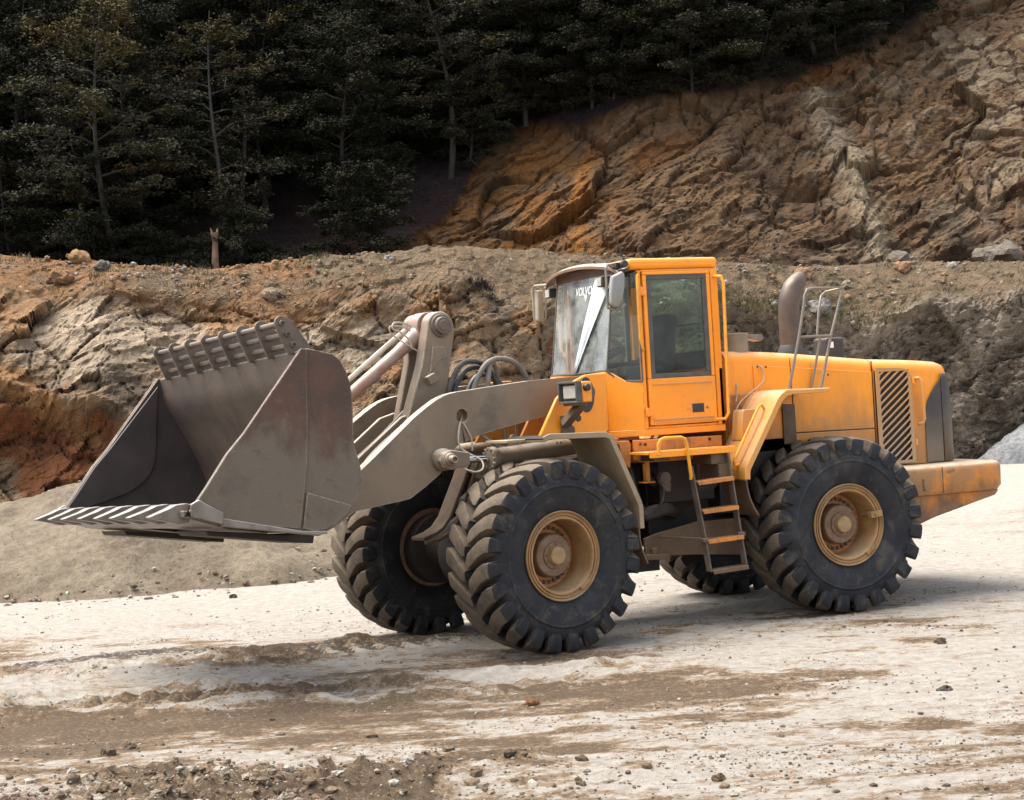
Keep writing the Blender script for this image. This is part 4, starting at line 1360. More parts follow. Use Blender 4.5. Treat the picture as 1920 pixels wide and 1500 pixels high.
def soil_mat(name, fine, bstr, dist, grit=120, spec=.25, speck=.35, cracks=False, grain=.4):
    m, nt, b = newmat(name)
    N = NB(nt)
    a = N.n('ShaderNodeAttribute')
    a.attribute_name = 'Col'
    geo = N.n('ShaderNodeNewGeometry')
    pos = geo.outputs['Position']
    n1 = N.noise(pos, fine, 8, .7)
    n2 = N.noise(pos, grit, 5, .75)
    n3 = N.noise(pos, fine*.22, 6, .65, .6)
    n4 = N.noise(pos, grit*.55, 3, .6)
    n5 = N.noise(pos, grit*1.6, 2, .6)
    k = N.n('ShaderNodeMapRange')
    N.put(k.inputs[0], N.math('ADD', N.math('MULTIPLY', n1, .5), N.math('ADD', N.math('MULTIPLY', n2, .3), N.math('MULTIPLY', n3, .2))))
    k.inputs[1].default_value, k.inputs[2].default_value = .32, .68
    k.inputs[3].default_value, k.inputs[4].default_value = 1-speck, 1+speck
    kk_ = N.math('MULTIPLY', k.outputs[0], N.math('SUBTRACT', 1.0, N.math('MULTIPLY', N.math('MAXIMUM', N.ramp(n4, .60, .70), N.ramp(n5, .62, .70)), grain)))
    v = N.n('ShaderNodeVectorMath', operation='SCALE')
    N.put(v.inputs[0], a.outputs['Color'])
    N.put(v.inputs['Scale'], kk_)
    N.put(b.inputs['Base Color'], v.outputs[0])
    b.inputs['Roughness'].default_value = .93
    b.inputs['Specular IOR Level'].default_value = spec
    h = N.math('ADD', N.math('MULTIPLY', n1, .7), N.math('MULTIPLY', n2, .3))
    if cracks:
        wv = N.n('ShaderNodeVectorMath', operation='ADD')
        nz = N.n('ShaderNodeTexNoise')
        N.put(nz.inputs['Vector'], pos)
        nz.inputs['Scale'].default_value = 1.3
        nz.inputs['Detail'].default_value = 6
        N.put(wv.inputs[0], N.mapping(pos, (1, 1, 1.7), (0, R(18), R(-20))))
        sc_ = N.n('ShaderNodeVectorMath', operation='SCALE')
        N.put(sc_.inputs[0], nz.outputs['Color'])
        sc_.inputs['Scale'].default_value = .9
        N.put(wv.inputs[1], sc_.outputs[0])
        for vs, am in ((1.1, .7), (3.4, .4)):
            vo = N.n('ShaderNodeTexVoronoi', feature='DISTANCE_TO_EDGE')
            N.put(vo.inputs['Vector'], wv.outputs[0])
            vo.inputs['Scale'].default_value = vs
            h = N.math('ADD', h, N.math('MULTIPLY', N.ramp(vo.outputs['Distance'], 0, .035), am*.45))
    N.put(b.inputs['Normal'], N.bump(h, bstr, dist))
    return m

def spaced(a, b, d0, fa, fb, d1):
    """sorted positions from a to b: spacing d0 inside (fa, fb), growing outside"""
    xs = list(np.arange(fa, fb+1e-6, d0))
    d, x = d0, xs[-1]
    while x < b:
        d = min(d*1.12, d1)
        x += d
        xs.append(x)
    d, x = d0, xs[0]
    while x > a:
        d = min(d*1.12, d1)
        x -= d
        xs.insert(0, x)
    return np.array(xs)

# pixel row of the photograph seen by a terrain point (only used to lay out real albedo zones and outlines)
def pix(s, t, z):
    x = s
    y = z-CAM.z
    d = t*math.cos(PITCH)+y*math.sin(PITCH)
    yy = -t*math.sin(PITCH)+y*math.cos(PITCH)
    a, b = cr*x+sr*yy, -sr*x+cr*yy
    return 960+F_PX*a/d, 750-F_PX*b/d

# ---------------------------------------------------------------- ground
def gsoft(s, t):
    P = np.stack([s, t, 0*s], 1)
    return P

def ground_h(s, t):
    P = gsoft(s, t)
    h = .035*fbm(P*np.array([.35, .6, 1]), 3, 5)
    h += .011*fbm(P*np.array([.55, 3.2, 1]), 4, 9)            # wheel drag lines across the view
    near = sstep(t, 24, 12)
    h += near*.016*np.maximum(0, fbm(P*np.array([4.5, 7, 1]), 5, 21, .68))
    # tread tracks left by wheels
    for (tc, sl, sa, sb, amp) in ((13.05, .055, -9, -1.3, .10), (14.55, .05, -9, -.2, .08), (12.55, .05, -9, 1.5, .035)):
        c = tc + sl*(s+3) + .10*np.sin(s*.7+tc)
        u = (t-c)/.27
        win = np.exp(-(u**4))*sstep(s, sa, sa+1)*sstep(-s, -sb, -sb+1.2)
        ch = np.abs(((s*4.3 + np.abs(u)*.75) % 1.0)-.5)*2
        h += win*(-.03 + .5*amp*sstep(ch, .40, .62))*(1+.5*fbm(P*3, 3, 37))
        h += .04*np.exp(-((np.abs(u)-1.25)/.25)**2)*sstep(s, sa, sa+1)*sstep(-s, -sb, -sb+1.2)*(1+fbm(P*4, 3, 33))
    # dark crumbly ridge scraped up by tyres
    c = 15.2 + .085*(s+2) + .12*np.sin(s*1.3)
    fr_, er_ = facets(P*np.array([13, 13, 1])+np.array([0, 0, .5]), 43, .5)
    h += np.exp(-((t-c)/.20)**2)*sstep(-s, -1.2, 0)*(.025+.02*fr_*sstep(er_, 0, .3)+.025*np.abs(fbm(P*5, 4, 41)))
    # loose clods heaped in the near left corner
    cl = sstep(fbm(P*.9, 3, 55)+.9*np.exp(-((s+2.2)/1.5)**2-((t-9.0)/.9)**2)*1.6, .55, 1.1)*sstep(t, 11.5, 9.3)
    fc_, ed = facets(P*np.array([9, 9, 1])+np.array([0, 0, .5]), 71, .6)
    h += cl*(.045+.055*fc_*sstep(ed, 0, .3)+.02*fbm(P*np.array([22, 22, 1]), 3, 73))
    return h, cl

def track_groove(s, t):
    g_ = 0*s
    for (tc, sl, sa, sb) in ((13.05, .055, -9, -1.3), (14.55, .05, -9, -.2)):
        c = tc + sl*(s+3) + .10*np.sin(s*.7+tc)
        u = (t-c)/.27
        win = np.exp(-(u**4))*sstep(s, sa, sa+1)*sstep(-s, -sb, -sb+1.2)
        ch = np.abs(((s*4.3 + np.abs(u)*.75) % 1.0)-.5)*2
        g_ = np.maximum(g_, win*sstep(ch, .6, .4))
    return g_

sx = spaced(-70, 70, .036, -5.2, 5.2, 3.0)
tx = [-30, -20, -12, -6, -2, 1, 3, 5, 6.5]
t_ = 7.4
while t_ < 75:
    tx.append(t_)
    t_ += .027*(t_/8.5)**1.1 if t_ < 17 else (.06*(t_/17)**2 if t_ < 30 else .6)
tx = np.array(tx)
S, T = np.meshgrid(sx, tx)
s, t = S.ravel(), T.ravel()
h, cl = ground_h(s, t)
h *= sstep(np.abs(s), 60, 25)
# flat under the machine's tyres
X, Y = terr(s, t)
P = gsoft(s, t)
white = np.array([.42, .385, .335])
tan = np.array([.32, .245, .17])
brown = np.array([.175, .122, .078])
dark = np.array([.105, .078, .055])
f1 = fbm(P*np.array([.30, .75, 1]), 5, 101, .55)
f2 = fbm(P*np.array([.9, 2.6, 1]), 5, 131, .6)
f3 = fbm(P*np.array([3.2, 6.5, 1]), 4, 151, .65)
br = sstep(f1*.8+f2*.55+f3*.35, -.35, .75)
band = np.exp(-((t-(12.9+.09*(s+2)))/1.5)**2)*sstep(-s, -2.2, 1.5)           # churned brown strip ahead of the machine
band2 = .55*np.exp(-((t-(9.2+.05*s))/.8)**2)
dusty_far = sstep(t, 15.5, 18)*.55 + sstep(s, .5, 3.5)*sstep(t, 13.5, 11.5)*.2
gr1 = fbm(P*np.array([11, 17, 1]), 4, 161, .7)
mid = np.exp(-((t-11.0)/1.1)**2)*sstep(s, 2.5, -1)
f4 = fbm(P*np.array([.5, 1.3, 1]), 4, 177, .6)
w = np.clip(.10*sstep(t, 16, 13)+.07*sstep(t, 12, 10)+br*.95 + band*(.46+.75*f4) + .25*np.maximum(f4, 0) + band2*.35*sstep(-s, -4, 1) + mid*.25 + .30*gr1*sstep(t, 20, 12) - dusty_far - .12, 0, 1)
w = np.clip(w + .30*fbm(P*np.array([2.4, 3.4, 1]), 5, 197, .65)*sstep(t, 18, 14) + .45*cl, 0, 1)
rid = np.exp(-((t-(15.2+.085*(s+2)+.12*np.sin(s*1.3)))/.30)**2)*sstep(-s, -1.2, 0)
speck = sstep(fbm(P*np.array([3, 7, 1]), 4, 171, .65), .25, .9)
dk = np.clip(.60*track_groove(s, t) + rid*.75 + .38*speck*sstep(f1+f2, -.4, .6) + .45*cl + .25*np.exp(-((t-13.2-.09*s)/.8)**2)*sstep(-s, -2.5, 0)*sstep(f2, -.3, .4), 0, 1)  # grooves darkened for packed soil and to paint in the tread's weak shade
C = np.stack([w, dk, .5+.5*fbm(P*1.7, 3, 191)], 1)
def ground_mat():
    m, nt, b = newmat('dusty quarry ground')
    N = NB(nt)
    a = N.n('ShaderNodeAttribute')
    a.attribute_name = 'Col'
    sp = N.n('ShaderNodeSeparateColor')
    N.put(sp.inputs[0], a.outputs['Color'])
    geo = N.n('ShaderNodeNewGeometry')
    pos = geo.outputs['Position']
    d1 = N.n('ShaderNodeVectorMath', operation='DOT_PRODUCT')
    N.put(d1.inputs[0], pos)
    d1.inputs[1].default_value = (SX, SY, 0)
    d2 = N.n('ShaderNodeVectorMath', operation='DOT_PRODUCT')
    N.put(d2.inputs[0], pos)
    d2.inputs[1].default_value = (DX, DY, 0)
    cb = N.n('ShaderNodeCombineXYZ')
    N.put(cb.inputs[0], d1.outputs['Value'])
    N.put(cb.inputs[1], N.math('MULTIPLY', d2.outputs['Value'], 1.9))
    vec = cb.outputs[0]
    nA = N.noise(vec, 6.5, 12, .80, .3)
    nB = N.noise(vec, 15.0, 10, .80)
    nC = N.noise(pos, 26, 8, .78)
    nD = N.noise(pos, 95, 4, .7)
    nE = N.noise(pos, 11, 9, .7)
    def thr(x, n_, k_, lo, hi):
        return N.ramp(N.math('ADD', x, N.math('MULTIPLY', N.math('SUBTRACT', n_, .5), k_)), lo, hi)
    c = N.mix(N.ramp(nE, .3, .7), (.46, .422, .368), (.33, .295, .248))
    c = N.mix(thr(sp.outputs[0], nA, 4.2, .25, .60), c, (.27, .192, .122))
    c = N.mix(thr(sp.outputs[0], nB, 4.4, .60, 1.0), c, N.mix(N.ramp(N.noise(pos, 21, 9, .8), .44, .58), (.150, .095, .055), (.25, .175, .112)))
    c = N.mix(N.math('MULTIPLY', thr(sp.outputs[1], nB, 3.4, .42, .72), .9), c, (.062, .046, .033))
    c = N.mix(N.math('MULTIPLY', thr(sp.outputs[0], nC, 4.4, .58, .9), .8), c, (.10, .074, .05))
    c = N.mix(N.math('MULTIPLY', N.ramp(nD, .58, .67), .6), c, (.09, .07, .05))
    c = N.mix(N.math('MULTIPLY', N.ramp(nD, .36, .28), .35), c, (.55, .50, .44))
    N.put(b.inputs['Base Color'], c)
    b.inputs['Roughness'].default_value = .95
    b.inputs['Specular IOR Level'].default_value = .15
    h = N.math('ADD', N.math('MULTIPLY', nA, .75), N.math('ADD', N.math('MULTIPLY', nC, .3), N.math('MULTIPLY', nD, .15)))
    N.put(b.inputs['Normal'], N.bump(h, .9, .07))
    return m
mGround = ground_mat()
shp = S.shape
g = grid_mesh('ground', X.reshape(shp), Y.reshape(shp), (h-.012).reshape(shp), mGround, np.clip(C, 0, 1))
tag(g, 'pale dusty quarry ground with brown tyre tracks', None, None, 'structure')

# ---------------------------------------------------------------- lower quarry face and its bench
PT = [(-11.4, 6.17), (-9.6, 5.89), (-6.6, 5.56), (-4.15, 5.70), (-1.1, 5.66), (1.16, 5.46), (4.77, 5.07), (6.69, 4.84), (11.76, 4.66)]
kk = np.array([-1.3, -.5]+[a/38 for a, b in PT]+[.55, 1.4])
zz = np.array([6.6, 6.4]+[b for a, b in PT]+[4.6, 4.5])
def crest_t(k):
    return 37.5+6.0*sstep(k, -.25, .30)
def crest_z(k):
    return (np.interp(k, kk, zz)-CAM.z)*crest_t(k)/38+CAM.z
def foot_t(k):
    return 32.3 + 8.4*sstep(k, -.22, .28) + 1.5*np.sin(k*9)

kc = spaced(-1.3, 1.4, .0014, -.42, .40, .012)
v = np.concatenate([np.linspace(0, 1, 170), 1+np.linspace(.02, 1, 26)])
K, V_ = np.meshgrid(kc, v)
k, vv = K.ravel(), V_.ravel()
ct, cz, ft = crest_t(k), crest_z(k), foot_t(k)
left = sstep(k, .02, -.10)
zm = cz - (.95*left + 1.35*(1-left)) - .25*np.sin(k*37) - .15*np.sin(k*91+1)     # top of the bare rock
gslope = np.where(left > .5, 1.75, 2.1)
tm = ct - gslope*(1.0)
face = np.clip(vv/.72, 0, 1)
grav = np.clip((vv-.72)/.28, 0, 1)
ben = np.clip(vv-1, 0, 1)
z = -.25 + (zm+.25)*face + (cz-zm)*(1-(1-grav)**1.25)
tt = ft + (tm-ft)*(face**1.25) + (ct-tm)*grav
tt = tt + ben*9.5
z = z - .35*ben + 0
rock = sstep(vv, .80, .66)
ss = k*tt
P = np.stack([ss, tt*.8, z], 1)
big = fbm(P*.22, 3, 301)
fa, ea = facets(P*np.array([.42, .42, .62]) + .15*fbm(P*.8, 2, 305)[:, None], 311, .8)
ang = R(24)
Pr = np.stack([P[:, 0]*math.cos(ang)+P[:, 2]*math.sin(ang), P[:, 1], -P[:, 0]*math.sin(ang)+P[:, 2]*math.cos(ang)], 1)
fb, eb = facets(Pr*np.array([.85, 1.1, 1.9]) + .12*fbm(P*2, 2, 331)[:, None], 341, .8)
fc2, ec = facets(Pr*np.array([2.6, 2.6, 4.4]) + .1*fbm(P*5, 2, 351)[:, None], 361, .7)
fine = fbm(P*3.2, 5, 371, .62)
ridged = 1-np.abs(fbm(Pr*np.array([.8, .8, 1.6]), 4, 381, .55))*1.6
fd, ed_ = facets(Pr*np.array([6.5, 6.5, 10.]), 365, .7)
d = rock*(.60*big + .19*fa + .11*fb + .04*fc2 + .016*fd + .08*ridged + .07*fine - .08*sstep(eb, .04, 0)*(1-.6*sstep(k, .05, .15)) - .11*sstep(ea, .03, 0)*(1-.7*sstep(k, .05, .15)) + sstep(k, .05, .15)*(.10*fine+.03*fd+.05*fc2)) + (1-rock)*(.10*big+.05*fine+.03*fc2)*(vv < 1.02)
# hollow, undercut red earth low on the left
hol = sstep(k, -.205, -.255)*sstep(z, 2.75, 2.25+0*z)*sstep(z, -.2, .4)
hol = np.maximum(hol, .8*np.exp(-((k+.275)/.05)**2-((z-1.9)/.55)**2))
d = d - 1.25*hol*rock
led = np.exp(-((z-(3.05-(k+.30)*9))/.16)**2)*sstep(k, -.19, -.24)
d += .45*led*rock
dir_t = -(rock*.93+(1-rock)*.35)
dir_z = rock*.25+(1-rock)*.9
tt2 = tt + d*dir_t
z2 = z + d*dir_z
z2 += (vv >= .99)*0
u_, v_ = pix(ss, tt2, z2)
colr = np.array
tanrock = colr([.30, .235, .165]); palerock = colr([.46, .41, .34]); greyrock = colr([.22, .20, .17]); darkrock = colr([.075, .062, .052])
ochre = colr([.33, .20, .10]); redearth = colr([.20, .085, .04]); gravel = colr([.20, .16, .113]); orangesoil = colr([.29, .175, .092])
n1 = fbm(P*.55, 4, 401); n2 = fbm(P*1.6, 4, 411); n3 = fbm(P*4.5, 3, 421)
one = np.ones((len(k), 3))
Cr = lerp(tanrock*one, greyrock*one, sstep(n1+.4*n2, -.1, .6))
Cr = lerp(Cr, ochre*one, sstep(n2+.5*n1, .05, .6)*.8)
def blob(cu, cv, ru, rv, a=0.0):
    du, dv = (u_-cu), (v_-cv)
    c_, s_ = math.cos(a), math.sin(a)
    x, y = (c_*du+s_*dv)/ru, (-s_*du+c_*dv)/rv
    return np.clip(1.35-np.sqrt(x*x+y*y)+.35*n2+.2*n3, 0, 1)
Cr = lerp(Cr, palerock*one, sstep(np.maximum.reduce([blob(150, 640, 160, 90, .35), blob(300, 640, 150, 55, .1), blob(590, 640, 60, 40), blob(690, 650, 70, 45, -.6)]), .2, .75)*.9)
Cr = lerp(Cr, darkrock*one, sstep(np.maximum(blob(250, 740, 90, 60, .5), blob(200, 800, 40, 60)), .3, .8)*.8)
Cr = lerp(Cr, redearth*one, sstep(np.maximum.reduce([blob(60, 820, 170, 90, .3), blob(150, 860, 130, 90), blob(1045, 660, 22, 70)]), .25, .7)*.92)
Cr = lerp(Cr, ochre*one, sstep(np.maximum.reduce([blob(60, 740, 160, 30, .55), blob(25, 570, 60, 70), blob(480, 590, 130, 50)]), .25, .7)*.75)
rgt = sstep(u_, 1180, 1420)
Cr = lerp(Cr, lerp(colr([.235, .215, .19])*one, colr([.40, .375, .34])*one, sstep(n1*.6+n2, -.2, .6)), rgt*.95)
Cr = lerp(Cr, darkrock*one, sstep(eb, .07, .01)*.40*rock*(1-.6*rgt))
Cg = lerp(gravel*one, orangesoil*one, sstep(n1+.3*n2, -.1, .5)*sstep(u_, 1000, 500))
Cg = lerp(Cg, colr([.19, .16, .115])*one, sstep(n2+.5*n3, .1, .7)*.7)
Cg = lerp(Cg, colr([.135, .12, .075])*one, sstep(n2+.6*n3+1.2*sstep(u_, 1250, 1500)*np.exp(-((v_-575)/30)**2), .6, 1.1)*sstep(u_, 1180, 1380)*.7)
C = lerp(Cg, Cr, rock)
C = C*(1+.10*n3[:, None])
shp = K.shape
Xc, Yc = terr(k*tt2, tt2)
mRock = soil_mat('broken quarry rock', 3.5, .8, .14, 34, speck=.55, cracks=True)
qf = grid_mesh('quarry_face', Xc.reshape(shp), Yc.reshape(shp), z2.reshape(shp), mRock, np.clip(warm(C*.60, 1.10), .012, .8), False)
tag(qf, 'broken rock face below a gravel slope behind the wheel loader', None, None, 'structure')

# ---------------------------------------------------------------- upper hillside: bare rock on the right, dark wooded soil on the left
LINE_U = [-3000, 300, 560, 640, 780, 830, 870, 905, 1000, 1090, 1150, 1240, 1330, 1440, 1500, 1560, 1640, 1700, 1760, 2300, 5000]
LINE_V = [520, 512, 492, 470, 436, 385, 335, 290, 214, 222, 205, 178, 172, 158, 128, 112, 84, 40, -12, -500, -900]
def up_t0(k):
    return 46.5 + 1.5*sstep(k, 0, .3)
def up_z(k, t):
    q = sstep(k, -.06, .12)
    sl = .62 + .42*q
    a = t-up_t0(k)
    zb = crest_z(k)*(1-.0)-.45
    return zb + np.where(a < 0, a*.05, sl*a - .004*a*a)
kc = spaced(-1.2, 1.3, .00135, -.40, .40, .012)
kc = np.where(np.abs(kc) < .33, kc, kc)
tv = np.concatenate([np.array([44.5, 45.5]), np.linspace(46, 63, 400), np.linspace(63.5, 120, 40)])
K, TT = np.meshgrid(kc, tv)
k, tt = K.ravel(), TT.ravel()
z = up_z(k, tt)
ss = k*tt
P = np.stack([ss, tt, z], 1)
u_, v_ = pix(ss, tt, z)
warp = 10*fbm(P*.5, 3, 500)
rock = sstep(v_+warp-np.interp(u_, LINE_U, LINE_V), -3, 9)
big = fbm(P*.17, 4, 501)
ang = R(-33)   # strata climbing to the right
Pr = np.stack([P[:, 0]*math.cos(ang)-P[:, 2]*math.sin(ang), P[:, 1], P[:, 0]*math.sin(ang)+P[:, 2]*math.cos(ang)], 1)
Pr = Pr + .35*np.stack([fbm(P*.4, 2, 503), fbm(P*.4, 2, 504), fbm(P*.4, 2, 505)], 1)
fa, ea = facets(Pr*np.array([.24, .3, .60]), 511, .9)
fb, eb = facets(Pr*np.array([.62, .8, 2.6]) + .12*fbm(P*2, 2, 531)[:, None], 541, .9)
fc2, ec = facets(Pr*np.array([1.9, 2.2, 6.5]) + .1*fbm(P*5, 2, 551)[:, None], 561, .8)
ridged = 1-np.abs(fbm(Pr*np.array([.35, .5, 1.5]), 5, 581, .58))*1.6
fine = fbm(P*2.6, 5, 571, .62)
fd, ed_ = facets(Pr*np.array([4.2, 5.0, 9.]), 565, .7)
rg2 = 1-np.abs(fbm(Pr*np.array([.8, .9, 4.2]), 4, 587, .6))*1.6
strat = fbm(Pr*np.array([.45, .5, 4.5]), 5, 589, .6)
d = rock*(.05*rg2 + .42*big + .21*fa + .09*fb + .032*fc2 + .010*fd + .05*ridged + .05*fine + .03*strat - .10*sstep(eb, .04, 0) - .16*sstep(ea, .025, 0)) - .45*rock + (1-rock)*(.35*big+.10*fine)
dike = np.exp(-((u_-np.interp(v_, [100, 190, 260, 350, 440, 480], [1500, 1528, 1575, 1605, 1645, 1650])+12*fbm(P*.9, 3, 591))/26)**2)*sstep(v_, 150, 180)*(u_ > 1300)
d += .35*dike*rock
d -= .9*np.exp(-((u_-1500)/60)**2-((v_-340)/16)**2)*rock
tt2 = tt - .75*d
z2 = z + .62*d
n1 = fbm(P*.35, 4, 601); n2 = fbm(P*1.1, 4, 611); n3 = fbm(P*3.6, 3, 621)
one = np.ones((len(k), 3))
def blob(cu, cv, ru, rv, a=0.0):
    du, dv = (u_-cu), (v_-cv)
    c_, s_ = math.cos(a), math.sin(a)
    x, y = (c_*du+s_*dv)/ru, (-s_*du+c_*dv)/rv
    return np.clip(1.35-np.sqrt(x*x+y*y)+.4*n2+.2*n3, 0, 1)
Cr = lerp(colr([.235, .165, .105])*one, colr([.16, .115, .08])*one, sstep(n1*.7+n2*.6, -.2, .6))
Cr = lerp(Cr, colr([.33, .28, .215])*one, sstep(ridged+.5*n2, .55, 1.15)*sstep(u_, 1150, 1550)*.75)
Cr = Cr*(1+.38*strat*np.array([1, 1, 1])[:, None].T if False else 1+.38*strat[:, None])
Cr = lerp(Cr, colr([.30, .155, .06])*one, sstep(u_, 1250, 1050)*sstep(n2+.3*n1, -.6, .5)*.85)
st = np.exp(-((u_-np.interp(v_, [230, 300, 380, 480], [1118, 1092, 1080, 1085])+8*n2)/15)**2)*sstep(v_, 235, 262)
Cr = lerp(Cr, colr([.44, .215, .075])*one, np.clip(st, 0, 1)*.75)
Cr = lerp(Cr, colr([.40, .215, .09])*one, sstep(np.maximum(blob(1010, 280, 90, 50, -.4), blob(1010, 390, 70, 60)), .3, .9)*.6)
Cr = lerp(Cr, colr([.34, .175, .075])*one, sstep(np.maximum(blob(1560, 130, 120, 25, -.35), blob(1250, 260, 90, 40, -.4)), .3, .9)*.6)
Cr = lerp(Cr, colr([.45, .40, .32])*one, np.clip(dike*1.2, 0, 1)*.9)
Cr = lerp(Cr, colr([.42, .36, .28])*one, sstep(np.maximum.reduce([blob(1860, 130, 90, 90, -.5), blob(1860, 240, 120, 18, -.5), blob(1870, 330, 110, 30, -.45), blob(1700, 470, 30, 20), blob(1890, 465, 40, 25)]), .3, .85)*.8)
Cr = lerp(Cr, colr([.085, .07, .06])*one, sstep(blob(1795, 450, 45, 60, .2), .3, .8)*.7)
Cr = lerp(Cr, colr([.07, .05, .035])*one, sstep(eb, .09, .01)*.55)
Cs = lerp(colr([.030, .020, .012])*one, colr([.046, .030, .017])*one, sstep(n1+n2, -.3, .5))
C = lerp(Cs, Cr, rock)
C = C*(1+.10*n3[:, None])
shp = K.shape
Xc, Yc = terr(k*tt2, tt2)
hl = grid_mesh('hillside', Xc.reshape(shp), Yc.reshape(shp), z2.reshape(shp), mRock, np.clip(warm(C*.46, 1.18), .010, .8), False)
tag(hl, 'steep hillside, bare brown rock on the right and dark forest soil on the left', None, None, 'structure')

# ---------------------------------------------------------------- piles
def pile(name, label, cat, s0, t0, rs, rt_, hgt, cols, seed, mat, lum=1.0, rot=0.0):
    n = 230
    a = np.linspace(-1.15, 1.15, n)
    A, B = np.meshgrid(a, a)
    a_, b_ = A.ravel(), B.ravel()
    s = s0 + rs*a_
    t = t0 + rt_*b_
    P = np.stack([s, t, 0*s], 1)
    r = np.sqrt(a_*a_+b_*b_)*(1+.10*fbm(P*.5, 3, seed))
    h = hgt*np.clip(1-r, -.2, 1) - .10*hgt*np.exp(-(r/.25)**2)
    h += .07*fbm(P*1.3, 4, seed+5) + .035*fbm(P*6, 4, seed+9, .7)
    holes = sstep(fbm(P*1.1, 2, seed+13), .62, .8)*sstep(r, .98, .6)
    h -= .10*holes*(.5+.5*fbm(P*5, 3, seed+17))
    n1, n2 = fbm(P*1.2, 4, seed+21), fbm(P*7, 3, seed+25)
    one = np.ones((len(s), 3))
    C = lerp(np.array(cols[0])*one, np.array(cols[1])*one, sstep(n1+.4*n2, -.3, .6))
    C = C*(1+.12*n2[:, None])
    X, Y = terr(s, t)
    o = grid_mesh(name, X.reshape(A.shape), Y.reshape(A.shape), (h-.05).reshape(A.shape), mat, np.clip(C, .02, .8))
    tag(o, label, cat)
    return o
mSand = soil_mat('gritty sand', 12, .95, .05, 42, speck=.55, grain=.6)
pile('sand_pile', 'low brown heap of sandy grit on the ground behind the raised bucket', 'sand pile', -5.5, 24.6, 5.6, 4.1, 1.76, ((.175, .140, .098), (.13, .102, .07)), 700, mSand)
mGrit = soil_mat('grey chippings', 9, .95, .10, 22, speck=.85, grain=.65)
pile('gravel_pile', 'pale grey heap of chippings at the right edge beyond the counterweight', 'gravel pile', 14.6, 40.5, 3.6, 3.0, 2.4, ((.21, .21, .21), (.12, .122, .128)), 740, mGrit)
pile('soil_heap', 'small dark clod heap between the bucket and the far front wheel', 'soil heap', -2.75, 23.9, 1.1, .9, .70, ((.15, .11, .075), (.21, .16, .11)), 780, mSand)

# ---------------------------------------------------------------- stones
def stone_mesh(seed, sub=2, flat=.7):
    bm = bmesh.new()
    bmesh.ops.create_icosphere(bm, subdivisions=sub, radius=1)
    P = np.array([v.co for v in bm.verts])
    f, e = facets(P*1.1+seed*3.7, seed, .8)
    n = fbm(P*1.5+seed, 3, seed)
    for v_, a, b in zip(bm.verts, f, n):
        v_.co = v_.co*(1+.22*a+.18*b)
        v_.co.z *= flat
    V = [tuple(v_.co) for v_ in bm.verts]
    Fc = [[v_.index for v_ in f_.verts] for f_ in bm.faces]
    bm.free()
    return np.array(V), Fc

def surface_lower(k_, w_):
    """height of the gravel slope at k for slope fraction w_ (0 top of rock, 1 crest)"""
    k_ = np.array([k_])
    left = sstep(k_, .02, -.10)
    cz, ct = crest_z(k_), crest_t(k_)
    zm = cz-(.95*left+1.35*(1-left))-.25*np.sin(k_*37)-.15*np.sin(k_*91+1)
    gs = np.where(left > .5, 1.75, 2.1)
    return float(k_[0]), float((ct-gs+gs*w_)[0]), float((zm+(cz-zm)*(1-(1-w_)**1.25))[0])

def scatter(name, items, cols, label, seed=0, sub=1):
    """one 'stuff' mesh of many loose stones; items: (s, t, z, r)"""
    base = [stone_mesh(seed+i, sub) for i in range(6)]
    rng = np.random.default_rng(seed)
    VV, FF, CC, off = [], [], [], 0
    for (s_, t__, z_, r_) in items:
        V, Fc = base[rng.integers(6)]
        a = rng.uniform(0, 6.28)
        c_, s2 = math.cos(a), math.sin(a)
        st = rng.uniform(.7, 1.3, 3)*r_
        W = V*st
        W = np.stack([W[:, 0]*c_-W[:, 1]*s2, W[:, 0]*s2+W[:, 1]*c_, W[:, 2]], 1)
        x, y = terr(s_, t__)
        W += np.array([x, y, z_+r_*.15])
        VV.append(W)
        FF += [[i+off for i in f] for f in Fc]
        off += len(W)
        cc = np.array(cols[rng.integers(len(cols))])*rng.uniform(.75, 1.2)
        CC.append(np.tile(cc, (len(W), 1)))
    me = bpy.data.meshes.new(name)
    me.from_pydata(np.concatenate(VV).tolist(), [], FF)
    at = me.color_attributes.new('Col', 'FLOAT_COLOR', 'POINT')
    c4 = np.ones((off, 4), np.float32)
    c4[:, :3] = np.clip(np.concatenate(CC), .02, .8)
    at.data.foreach_set('color', c4.ravel())
    me.materials.append(mRock)
    o = bpy.data.objects.new(name, me)
    COL.objects.link(o)
    tag(o, label, None, None, 'stuff')
    return o

rng = np.random.default_rng(5)
def gh(s_, t__):
    return float(ground_h(np.array([s_]), np.array([t__]))[0][0])-.012
items = []
ss_ = rng.uniform(-4.2, 4.2, 5200)
q = rng.uniform(0, 1, 5200)
tt_ = 8.0+ (q**1.7)*14
ss_ = ss_*tt_/11
hh = ground_h(ss_, tt_)[0]-.012
cl_ = fbm(np.stack([ss_*.8, tt_*1.6, 0*ss_], 1), 3, 801)
for a, b, c, e, r0 in zip(ss_, tt_, hh, cl_, rng.uniform(0, 1, 5200)):
    if e > -.15 or r0 < .25:
        items.append((a, b, c, .005+.016*r0**5+.004*(e > .4)))
ss_ = rng.uniform(-4.4, 4.4, 30000)
tt_ = 8.0+(rng.uniform(0, 1, 30000)**1.5)*9
ss_ = ss_*tt_/11
hh, cc_ = ground_h(ss_, tt_)
ee = fbm(np.stack([ss_*.9, tt_*2.2, 0*ss_], 1), 4, 811)
for a, b, c, e, c2, r0 in zip(ss_, tt_, hh, ee, cc_, rng.uniform(0, 1, 30000)):
    if e + .5*c2 > .12 or r0 < .12:
        items.append((a, b, c-.012, .0035+.009*r0**4))
